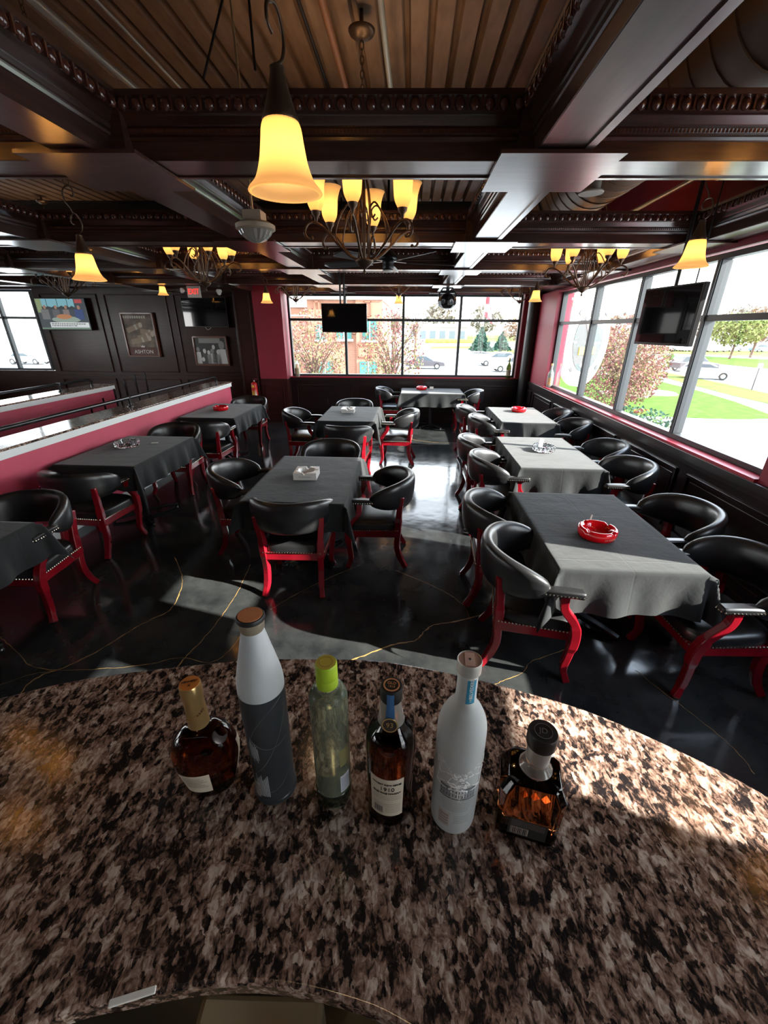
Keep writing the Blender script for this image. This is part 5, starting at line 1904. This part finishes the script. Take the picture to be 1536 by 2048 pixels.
def sill_bottle(u, y, label, mcol, lcol, s=1.0):
    t = thing('display_bottle', label, 'bottle', u, y, 0.955)
    MB().lathe([(r * s, z * s) for r, z in PB], 24).build('glass', mcol, t, smooth=True, angle=60)
    patch(lcol, t, 0.043 * s, -1.2, 1.2, 0.04 * s, 0.14 * s)
    MB().lathe([(0.016 * s, 0.315 * s), (0.016 * s, 0.345 * s)], 16).build('cap', goldm, t, smooth=True)


yl = mat('yellow_print_label', (0.50, 0.42, 0.22), 0.5)
sill_bottle(-2.47, YB - 0.10, 'clear bottle with a pale label at the left end of the back sill', Mbtl, yl, 1.25)
sill_bottle(2.14, YB - 0.10, 'olive green bottle at the right end of the back sill', mat('olive_glass', (0.10, 0.12, 0.02), 0.1, trans=0.5, ior=1.3), _m['cream_label'] if 'cream_label' in _m else yl, 1.2)
sill_bottle(2.57, 7.95, 'clear bottle with an orange label at the far end of the window wall sill', Mbtl, mat('orange_print_label', (0.6, 0.30, 0.10), 0.5), 1.2)
t = thing('fire_extinguisher', 'small yellow and red fire extinguisher on the dark wood post', 'fire extinguisher', -3.36, 9.235, 0.56)
MB().lathe(smooth_prof([(0.06, 0.0), (0.065, 0.01), (0.065, 0.24), (0.05, 0.28), (0.02, 0.30)], 3), 20).build('cylinder', mat('extinguisher_red', (0.6, 0.02, 0.02), 0.3), t, smooth=True)
patch(mat('extinguisher_yellow', (0.75, 0.60, 0.05), 0.5), t, 0.065, -1.4, 0.25, 0.03, 0.23)
patch(M_paper, t, 0.065, 0.3, 1.0, 0.02, 0.15)
MB().lathe([(0.02, 0.30), (0.022, 0.33), (0.014, 0.34)], 12).box(-0.015, 0.09, -0.012, 0.012, 0.35, 0.365).box(-0.015, 0.07, -0.012, 0.012, 0.325, 0.335).build('valve', M_chrome, t)
MB().tube(curve3([(0.02, 0, 0.33), (0.08, 0, 0.31), (0.09, 0, 0.20), (0.075, 0, 0.10)], 5), 0.008, 8).build('hose', M_black, t, smooth=True)
for i, (x, z) in enumerate(((-1.86, 0.42), (1.87, 0.42))):
    t = thing('wall_outlet', ('dark wall outlet low on the wainscot, left part of the back wall', 'dark wall outlet low on the wainscot, right part of the back wall')[i], 'outlet', x, YB - 0.072, z)
    MB().box(-0.04, 0.04, -0.006, 0, -0.06, 0.06).build('cover_plate', mat('brown_plate', (0.045, 0.03, 0.028), 0.3), t, bevel=0.003)
    for q in (-0.022, 0.022):
        MB().box(-0.013, 0.013, -0.008, -0.005, q - 0.012, q + 0.012).build('socket', M_black, t)

# ------------------------------------------------------------------ outdoors (street level 2.4 m below)
G = -2.4


def ground(name, pts, z, m, label=None):
    P = [at(px, py, z)[:2] for px, py in pts]
    b = MB()
    b.prism(P, z - 0.02, z)
    return b.build(name, m, None, skew=True, kind='structure')


M_asph = mat('light_asphalt', (0.27, 0.27, 0.27), 0.95, noise=(0.3, (0.33, 0.33, 0.32), 6))
M_grass = mat('lawn_green', (0.042, 0.085, 0.012), 0.95, noise=(2.0, (0.062, 0.115, 0.018), 8))
M_grass2 = mat('dry_lawn', (0.10, 0.115, 0.028), 0.95, noise=(0.7, (0.065, 0.11, 0.024), 6))
MB().box(-250, 400, -60, 500, G - 0.3, G - 0.02).build('ground', M_asph, None, kind='structure')
ground('lawn', [(1040, 748), (1280, 750), (1330, 765), (1400, 782), (1470, 803), (1560, 836), (1480, 838), (1400, 836), (1280, 831), (1150, 826), (1030, 820)], G, M_grass)
ground('lawn', [(1225, 735), (1300, 738), (1370, 752), (1450, 767), (1560, 792), (1560, 812), (1470, 792), (1400, 774), (1340, 758), (1290, 746)], G + 0.005, M_grass2)
ground('lawn', [(1330, 698), (1600, 704), (1600, 716), (1480, 712), (1400, 710), (1320, 706)], G + 0.01, M_grass2)
ground('lawn', [(1320, 708), (1420, 713), (1540, 719), (1620, 723), (1620, 741), (1520, 736), (1420, 726), (1330, 720)], G + 0.01, M_grass)
ground('lawn', [(862, 693), (950, 692), (1040, 700), (1040, 708), (980, 704), (930, 697), (862, 697)], G + 0.01, M_grass2)
ground('lawn', [(850, 672), (1030, 670), (1100, 676), (1100, 686), (1030, 683), (850, 686)], G + 0.01, M_grass2)
# brick building
bk = brick_mat('pale_red_brick', (0.24, 0.105, 0.065), (0.28, 0.13, 0.08), (0.28, 0.20, 0.16), 4.0)
bb = thing('brick_building', 'red brick office building seen through the left half of the back window', 'building', 0, 0, 0)
bb.location = (0, 0, 0)
bb.rotation_euler = (0, 0, 0)
MB().box(-6.4, -1.8, 28, 40, G, 3.5).box(-3.4, -1.78, 27.8, 28.1, G, 3.5).build('wall', bk, bb, skew=True)
MB().box(-16, -6.4, 28.8, 40, G, 3.1).build('side_wing', bk, bb, skew=True)
MB().box(-6.5, -1.7, 27.7, 40.2, 3.5, 3.62).box(-16, -6.45, 28.6, 40.2, 3.1, 3.2).build('coping', M_trimw, bb, skew=True)
M_teal = mat('teal_window', (0.025, 0.085, 0.08), 0.3, noise=(0.6, (0.05, 0.15, 0.14), 2))
for x0, x1, z0, z1 in ((-3.0, -2.1, 1.25, 2.45), (-3.2, -2.1, -1.2, 0.0), (-5.9, -5.35, 1.25, 2.1), (-5.9, -4.9, -1.2, 0.0), (-4.6, -3.7, 1.3, 2.4)):
    wn = MB().box(x0, x1, 27.74, 27.9, z0, z1).build('window', M_teal, bb, skew=True)
    MB().box(x0 - 0.08, x1 + 0.1, 27.68, 27.9, z0 - 0.12, z0).box(x0 + (x1 - x0) * 0.5 - 0.03, x0 + (x1 - x0) * 0.5 + 0.03, 27.72, 27.9, z0, z1).build('sill', M_trimw, wn, skew=True)
for x0, x1, z0, z1 in ((-2.9, -2.45, 2.6, 3.4), (-3.3, -2.4, 0.25, 1.0), (-5.9, -5.6, 2.5, 3.4)):
    b = MB()
    for f in ((x0, x1, z0, z0 + 0.05), (x0, x1, z1 - 0.05, z1), (x0, x0 + 0.05, z0, z1), (x1 - 0.05, x1, z0, z1)):
        b.box(f[0], f[1], 27.72, 27.82, f[2], f[3])
    b.build('brick_panel', mat('deep_brick', (0.25, 0.09, 0.06), 0.9), bb, skew=True)
for z in (0.5, 2.6):
    MB().box(-16, -6.4, 28.72, 28.8, z, z + 0.08).build('stone_course', M_trimw, bb, skew=True)
# brick pier and round sign beside the window wall
t = thing('brick_pier', 'brick corner pier outside the far end of the window wall', 'pier', 0, 0, 0)
t.location = (0, 0, 0)
t.rotation_euler = (0, 0, 0)
MB().box(2.80, 3.22, 9.3, 9.75, -1.2, 3.4).build('brickwork', brick_mat('orange_brick', (0.20, 0.065, 0.03), (0.26, 0.095, 0.045), (0.30, 0.24, 0.18), 5), t, skew=True)
MB().box(2.76, 3.28, 9.25, 9.8, G, -1.2).build('stone_base', mat('cream_stone', (0.5, 0.46, 0.33), 0.8), t, skew=True)
t = thing('round_sign', 'round white and grey lounge sign with a martini glass, outside the window wall', 'sign', room=False)
r_ = R @ Vector((1170 - 768, -(683 - 1024), -F))
kk = 9.0 / r_.y
t.location = (r_.x * kk, r_.y * kk, CAMZ + r_.z * kk)
ang = math.atan2(r_.x, r_.y)
t.rotation_euler = (0, 0, -ang + math.radians(63))
SR = 0.86
MB().lathe([(SR, -0.06), (SR, 0.06)], 64).build('white_disc', mat('sign_white', (0.72, 0.72, 0.70), 0.4), t, smooth=True, angle=30, rot=(PI / 2, 0, 0))
for s in (-1, 1):
    f = MB().lathe([(SR * 0.66, 0), (SR * 0.66, 0.012)], 64).build('grey_disc', mat('sign_grey', (0.022, 0.030, 0.033), 0.5), t, smooth=True, angle=30, loc=(0, s * 0.061 + (0 if s < 0 else -0.0), 0), rot=(PI / 2 if s < 0 else -PI / 2, 0, 0))
    y = s * 0.078
    b = MB()
    for p0, p1 in (((-0.26, 0.42), (0.0, 0.05)), ((0.26, 0.42), (0.0, 0.05)), ((0, 0.05), (0.0, -0.42)), ((-0.26, 0.42), (0.26, 0.42))):
        b.tube([(p0[0], y, p0[1]), (p1[0], y, p1[1])], 0.022, 6)
    b.ball((0, y, -0.44), 0.2, 20, 6, (1, 0.1, 0.28))
    b.build('martini_glass', _m['sign_white'], t)
    MB().add([(-0.19, y, 0.33), (0.19, y, 0.33), (0.0, y * 0.98, 0.09)], [(0, 1, 2)]).build('drink', mat('sign_olive', (0.16, 0.19, 0.05), 0.5), t)
    MB().box(-0.33, 0.33, y - 0.012, y + 0.012, -0.24, -0.10).build('yellow_band', mat('sign_yellow', (0.45, 0.42, 0.03), 0.5), t)
    n = 24
    for k in range(4):
        a = PI / 4 + k * PI / 2
        MB().box(-0.05, 0.05, y - 0.012, y, -0.035, 0.035).build('rim_mark', _m['sign_grey'], t, loc=(0.72 * math.cos(a), 0, 0.72 * math.sin(a)), rot=(0, a, 0))
MB().box(-0.95, 0.0, -0.03, 0.03, -0.04, 0.04).build('bracket', M_steel, t)


# ---- trees
def tree(label, u, y, h, w_, cols, trunk_h, seed, n=900, name='tree', leaf=0.12, z0=G, cone=False, group='trees outside'):
    rnd = random.Random(seed)
    t = thing(name, label, 'tree', u, y, z0, 0, group)
    tm = mat('bark', (0.12, 0.08, 0.06), 0.9)
    b = MB().tube([(0, 0, 0), (0.02 * h, 0, trunk_h), (0, 0, h * 0.8)], [0.028 * h, 0.02 * h, 0.004 * h], 8)
    tips = []
    for k in range(26):
        a = k * 2.4
        zb = trunk_h * 0.8 + (h * 0.55 - trunk_h * 0.8) * rnd.random()
        rr_ = w_ * (0.55 + 0.35 * rnd.random())
        ze = zb + (h - zb) * rnd.uniform(0.3, 0.8)
        p1 = (rr_ * 0.45 * math.cos(a), rr_ * 0.45 * math.sin(a), zb + (ze - zb) * 0.6)
        p2 = (rr_ * math.cos(a), rr_ * math.sin(a), ze)
        if not cone:
            b.tube([(0, 0, zb), p1, p2], [0.010 * h, 0.006 * h, 0.002 * h], 5)
    b.build('trunk', tm, t)
    for ci, col in enumerate(cols):
        m = mat(col[0], col[1], 0.9, noise=(3, tuple(c * 1.5 for c in col[1]), 3))
        f = MB()
        for k in range(n // len(cols)):
            while True:
                x, yy, z = rnd.uniform(-1, 1), rnd.uniform(-1, 1), rnd.uniform(-1, 1)
                rad = math.sqrt(x * x + yy * yy + z * z)
                if rad < 1 and rad > 0.25:
                    break
            if cone:
                zz = rnd.random() ** 1.3
                rr_ = w_ * (1 - zz) * math.sqrt(rnd.random())
                a = rnd.uniform(0, 2 * PI)
                px_, py_, pz_ = rr_ * math.cos(a), rr_ * math.sin(a), 0.1 * h + zz * h * 0.9
            else:
                px_, py_ = x * w_, yy * w_
                pz_ = trunk_h + (h - trunk_h) * (0.5 + 0.5 * z)
                bias = (pz_ - trunk_h) / (h - trunk_h)
                if len(cols) > 1 and ci == 0 and rnd.random() > bias + 0.25:
                    continue
                if len(cols) > 1 and ci == 1 and rnd.random() < bias - 0.2:
                    continue
            s = leaf * rnd.uniform(0.5, 1.2)
            d1 = Vector((rnd.gauss(0, 1), rnd.gauss(0, 1), rnd.gauss(0, 1))).normalized() * s
            d2 = d1.cross(Vector((rnd.gauss(0, 1), rnd.gauss(0, 1), rnd.gauss(0, 1)))).normalized() * s * 0.6
            c_ = Vector((px_, py_, pz_))
            f.add([c_ - d1, c_ + d2, c_ + d1, c_ - d2], [(0, 1, 2, 3)])
        f.build('foliage', m, t)
    return t


RED, GRN, TAN, DGR = ('leaf_red', (0.145, 0.055, 0.052)), ('leaf_yellow_green', (0.115, 0.118, 0.045)), ('leaf_tan', (0.16, 0.105, 0.07)), ('leaf_dark_green', (0.032, 0.065, 0.045))
tree('red and green autumn maple before the brick building, left of the first mullion', -4.9, 22.0, 5.2, 1.75, (RED, GRN, TAN), 1.3, 1, 4200, leaf=0.065)
tree('red autumn maple right of the brick building, crossing the middle mullion', -0.85, 20.5, 5.2, 1.5, (RED, GRN), 1.2, 2, 4000, leaf=0.065)
tree('large tan and red ornamental tree filling the window wall behind the round sign', 9.3, 19.5, 5.0, 1.9, (TAN, GRN, RED), 0.9, 3, 9000, leaf=0.07)
tree('tan and red ornamental tree behind the window wall, beside the hanging television', 11.3, 22.5, 4.4, 1.65, (TAN, RED), 0.9, 4, 7000, leaf=0.07)
tree('low dark evergreen bush at the foot of the ornamental tree', 9.2, 17.2, 1.5, 1.6, (DGR, ('leaf_mid_green', (0.05, 0.09, 0.025))), 0.1, 5, 1500, 'bush', 0.10)
tree('dark blue green spruce behind the parking lot', 13.8, 88, 4.6, 2.4, (DGR,), 0.3, 6, 1400, leaf=0.35, cone=True)
tree('second dark spruce beside the flagpole', 18.9, 93, 3.8, 2.0, (DGR,), 0.3, 7, 1100, leaf=0.35, cone=True)
tree('bare brownish tree right of the flagpole', 20.5, 86, 7.0, 3.2, (TAN,), 2.2, 8, 700, leaf=0.35)
tree('bare brownish tree near the right end of the back window', 24.5, 84, 7.2, 3.2, (TAN, GRN), 2.2, 9, 800, leaf=0.35)
tree('green leafed tree on the far lawn, seen at the right photo edge', 53.2, 74.4, 7.0, 4.0, (('leaf_olive', (0.13, 0.15, 0.05)),), 1.9, 10, 2200, leaf=0.30)
tree('brown tree on the far lawn, rightmost', 60, 79, 8.5, 3.0, (TAN,), 2.2, 11, 900, leaf=0.35)
for i in range(9):
    u = -10 + i * 24
    tree(('hazy distant tree on the horizon, number %s counted from the left' % ('one', 'two', 'three', 'four', 'five', 'six', 'seven', 'eight', 'nine')[i]), u, 210 + (i % 3) * 12, 11 + (i * 5) % 6, 9, (('leaf_far', (0.16, 0.14, 0.11)),), 2.5, 30 + i, 300, leaf=1.6, group='hazy distant trees')
for i, (u, y, h) in enumerate(((-2.2, 60, 7.6), (0.6, 64, 7.2))):
    tree(('slim bare treetop above the red maple', 'slim bare treetop right of the middle mullion', 'slim bare treetop under the stage light')[i], u, y, h, 1.4, (('leaf_sparse', (0.20, 0.15, 0.12)),), 3.5, 50 + i, 160, leaf=0.16)
# planter, mulch rings
pp = at(1276, 794, G)
t = tree('small bare shrub growing in the cream stone planter', pp[0], pp[1], 2.4, 1.1, (('twig_pink', (0.36, 0.22, 0.18)),), 0.9, 60, 260, 'shrub', 0.07)
o = MB().lathe([(0.60, 0), (0.66, 0.1), (0.90, 1.25), (0.84, 1.3)], 20).build('stone_planter', _m['cream_stone'], None, smooth=True, loc=shear(pp))
tag(o, 'cream stone planter on the lawn outside the window wall', 'planter')
pm = at(1308, 786, G)
o = MB().lathe([(1.55, 0), (1.4, 0.10), (0.4, 0.16), (0.0, 0.16)], 28, cap=False).build('mulch_bed', mat('pale_gravel', (0.35, 0.28, 0.22), 0.95, noise=(20, (0.22, 0.16, 0.12), 4)), None, smooth=True, loc=shear(pm))
tag(o, 'round pale gravel bed on the lawn', 'gravel bed')
pm = at(1215, 786, G)
o = MB().lathe([(0.7, 0), (0.6, 0.10), (0.0, 0.14)], 24, cap=False).build('mulch_bed', _m['pale_gravel'], None, smooth=True, loc=shear(pm))
tag(o, 'small brown mulch mound by the dark bush', 'mulch')


# ---- cars
def car(label, px, py, heading, col, kind='suv', L=4.6, Hh=1.65):
    u, y, _ = at(px, py, G)
    t = thing('car', label, 'car', u, y, G, heading, 'cars outside')
    m = mat('car_' + col[0], col[1], 0.3, coat=0.8)
    W = 0.9
    if kind == 'suv':
        low = [(-L / 2, 0.35), (-L / 2, 0.95), (-L / 2 + 0.15, 1.02), (L / 2 - 1.35, 1.02), (L / 2 - 0.15, 0.86), (L / 2, 0.7), (L / 2, 0.35)]
        cab = [(-L / 2 + 0.12, 1.0), (-L / 2 + 0.45, Hh - 0.05), (-L / 2 + 0.8, Hh), (L / 2 - 2.2, Hh), (L / 2 - 1.3, 1.0)]
    else:
        low = [(-L / 2, 0.32), (-L / 2, 0.85), (-L / 2 + 0.2, 0.92), (L / 2 - 1.2, 0.92), (L / 2 - 0.1, 0.75), (L / 2, 0.6), (L / 2, 0.32)]
        cab = [(-L / 2 + 0.7, 0.9), (-L / 2 + 1.25, Hh), (L / 2 - 2.2, Hh), (L / 2 - 1.3, 0.9)]

    def side(b, pts, w0, w1):
        n = len(pts)
        mx = max(p[1] for p in pts)
        mn = min(p[1] for p in pts)
        f = lambda z: w0 + (w1 - w0) * (z - mn) / (mx - mn)
        b.add([(x, -f(z), z) for x, z in pts] + [(x, f(z), z) for x, z in pts], [tuple(range(n)), tuple(range(n, 2 * n))[::-1]] + [(i, (i + 1) % n, n + (i + 1) % n, n + i) for i in range(n)])
    b = MB()
    side(b, low, W, W)
    side(b, cab, W, W - 0.15)
    body = b.build('body', m, t, bevel=0.04)
    wm = mat('car_glass', (0.02, 0.03, 0.035), 0.08)
    b = MB()
    side(b, [(x * 0.93 - 0.02, z - 0.09 if z > 1.2 else z + 0.07) for x, z in cab], W + 0.005, W - 0.125)
    b.build('side_window', wm, t)
    x1, x0 = cab[-1], cab[-2]
    b = MB().add([(x1[0] + 0.02, -0.75, x1[1] + 0.05), (x1[0] + 0.02, 0.75, x1[1] + 0.05), (x0[0] + 0.12, 0.65, x0[1] - 0.06), (x0[0] + 0.12, -0.65, x0[1] - 0.06)], [(0, 1, 2, 3)])
    b.build('windscreen', wm, t)
    for s in (-1, 1):
        for x in (-L / 2 + 0.85, L / 2 - 0.9):
            wh = MB().lathe([(0.2, -0.1), (0.34, -0.1), (0.34, 0.1), (0.2, 0.1)], 20).build('wheel', M_black, t, smooth=True, angle=30, loc=(x, s * 0.82, 0.34), rot=(PI / 2, 0, 0))
            MB().lathe([(0.2, -0.105), (0.2, 0.105)], 16).build('hubcap', M_chrome, wh)
        MB().box(L / 2 - 0.12, L / 2 + 0.01, s * 0.68 - 0.14, s * 0.68 + 0.14, 0.62, 0.74).build('headlight', M_paper, t)
    return t


WHT, DRK, SIL, BLU = ('white', (0.75, 0.76, 0.76)), ('dark', (0.035, 0.030, 0.036)), ('silver', (0.45, 0.48, 0.50)), ('teal', (0.08, 0.16, 0.18))
car('white parked SUV, the farther of two in the lot beyond the back window', 990, 731, 0.05 + PI, WHT)
car('white parked SUV, nearer one cut by the right jamb of the back window', 1021, 743, 0.05 + PI, WHT)
car('dark car half hidden behind the red maple', 849, 737, 0.0, DRK, 'sedan', 4.6, 1.45)
car('dark minivan parked on the street beyond the lawn', 1384, 742, 0.15, DRK, 'suv', 4.9, 1.7)
car('silver minivan parked on the street in front of the dark one', 1410, 757, -0.55, SIL, 'suv', 4.4, 1.5)
car('pale car seen through the left hall window', 62, 728, 0.0, SIL, 'sedan', 4.7, 1.4)
for i, (px, py) in enumerate(((1325, 701), (1350, 702), (1376, 703), (1432, 704), (1462, 703))):
    car('distant white car in the far row, %s' % ('left of the hanging television', 'under the hanging television', 'right below the hanging television', 'left of the olive tree', 'behind the olive tree')[i], px, py, 0.3, WHT, 'sedan', 4.4, 1.4)
car('distant teal car in the far row at the right photo edge', 1520, 704, 0.2, BLU, 'suv', 4.6, 1.6)
for i, (px, py) in enumerate(((900, 682), (912, 684), (925, 679))):
    car('tiny parked vehicle in the far lot, %s' % ('left of the yellow hedge', 'over the yellow hedge', 'right of the yellow hedge')[i], px, py - 2, 0.1 + i, (BLU, DRK, WHT)[i], 'suv', 4.6, 1.7)

# ---- flag, posts, hedge, far buildings
u, y, _ = at(962, 693, G)
sfl = y
t = thing('flagpole', 'white flagpole with a drooping striped flag beyond the lot', 'flagpole', u, y, G)
HP = 14.0
MB().lathe([(0.14, 0), (0.09, HP)], 12).ball((0, 0, HP + 0.1), 0.2, 8, 6).build('pole', M_white, t, smooth=True)
fm = bpy.data.materials.new('striped_flag')
fm.use_nodes = True
nn = fm.node_tree
wv = nn.nodes.new('ShaderNodeTexWave')
wv.inputs['Scale'].default_value = 0.16
wv.bands_direction = 'DIAGONAL'
cr_ = nn.nodes.new('ShaderNodeValToRGB')
cr_.color_ramp.interpolation = 'CONSTANT'
cr_.color_ramp.elements[0].color = (0.55, 0.02, 0.03, 1)
cr_.color_ramp.elements[1].position = 0.5
cr_.color_ramp.elements[1].color = (0.8, 0.8, 0.8, 1)
tcx = nn.nodes.new('ShaderNodeTexCoord')
nn.links.new(tcx.outputs['Object'], wv.inputs['Vector'])
nn.links.new(wv.outputs['Fac'], cr_.inputs[0])
nn.links.new(cr_.outputs[0], nn.nodes['Principled BSDF'].inputs['Base Color'])
f = MB().grid(lambda a, b_: (0.15 + a * 2.2 * (0.55 + 0.45 * b_), 0.3 * math.sin(a * 7 + b_ * 3), HP - 0.3 - 6.2 * b_ - 2.0 * a), 16, 16)
o = f.build('flag', fm, t, smooth=True)
o = MB().box(-9, 9, -1.2, 1.2, 0, 1.2).build('hedge', mat('yellow_hedge', (0.25, 0.20, 0.04), 0.9, noise=(1.5, (0.30, 0.30, 0.06), 4)), None, loc=shear(at(905, 686, G)), bevel=0.3)
tag(o, 'long yellow hedge at the end of the far lot', 'hedge')
p = at(1503, 780, G)
t = thing('sign_post', 'small leaning white sign post at the kerb, right photo edge', 'sign post', p[0], p[1], G)
MB().box(-0.03, 0.03, -0.03, 0.03, 0, 1.95).build('post', M_steel, t)
MB().box(-0.18, 0.18, -0.05, -0.03, 1.65, 2.0).build('plate', M_white, t)
MB().box(-0.1, 0.1, -0.056, -0.05, 1.72, 1.93).build('plate_mark', mat('sign_letter_grey', (0.35, 0.35, 0.36), 0.5), t)
for i, (u, y, w_, h, lb) in enumerate(((10, 170, 22, 6, 'low pale building far beyond the lot'), (95, 200, 50, 8, 'long low building far beyond the street, at right'), (150, 140, 40, 6, 'grey roofed building at the far right'))):
    t = thing('far_building', lb, 'building', u, y, G)
    MB().box(-w_ / 2, w_ / 2, 0, 12, 0, h * 0.8).build('wall', mat('far_wall', (0.42, 0.36, 0.32), 0.9), t)
    MB().box(-w_ / 2 - 0.5, w_ / 2 + 0.5, -0.5, 12.5, h * 0.8, h).build('roof', mat('far_roof', (0.22, 0.20, 0.20), 0.9), t)
    for k in range(6):
        x = -w_ / 2 + (k + 0.5) * w_ / 6
        MB().box(x - w_ * 0.05, x + w_ * 0.05, -0.1, 0.2, 0.8, h * 0.6).build('window', mat('far_window', (0.10, 0.12, 0.13), 0.5), t)
o = thing('far_house', 'grey roofed house far behind the round sign', 'building', 22, 60, G)
MB().box(-5, 5, 0, 6, 0, 4.6).build('wall', mat('far_brick', (0.30, 0.16, 0.12), 0.9), o)
MB().add([(-5.5, -0.4, 4.6), (5.5, -0.4, 4.6), (5.5, 6.4, 4.6), (-5.5, 6.4, 4.6), (-4, 3, 6.6), (4, 3, 6.6)], [(0, 1, 5, 4), (1, 2, 5), (2, 3, 4, 5), (3, 0, 4), (0, 3, 2, 1)]).build('roof', _m['far_roof'], o)

# rough ground, foliage and masonry have no gloss
for k_, m_ in _m.items():
    if k_.startswith(('leaf', 'lawn', 'dry_lawn', 'light_asphalt', 'bark', 'twig', 'pale_gravel', 'yellow_hedge', 'far_', 'cream_stone', 'deep_brick')):
        m_.node_tree.nodes['Principled BSDF'].inputs['Specular IOR Level'].default_value = 0.05
bk.node_tree.nodes['Principled BSDF'].inputs['Specular IOR Level'].default_value = 0.05
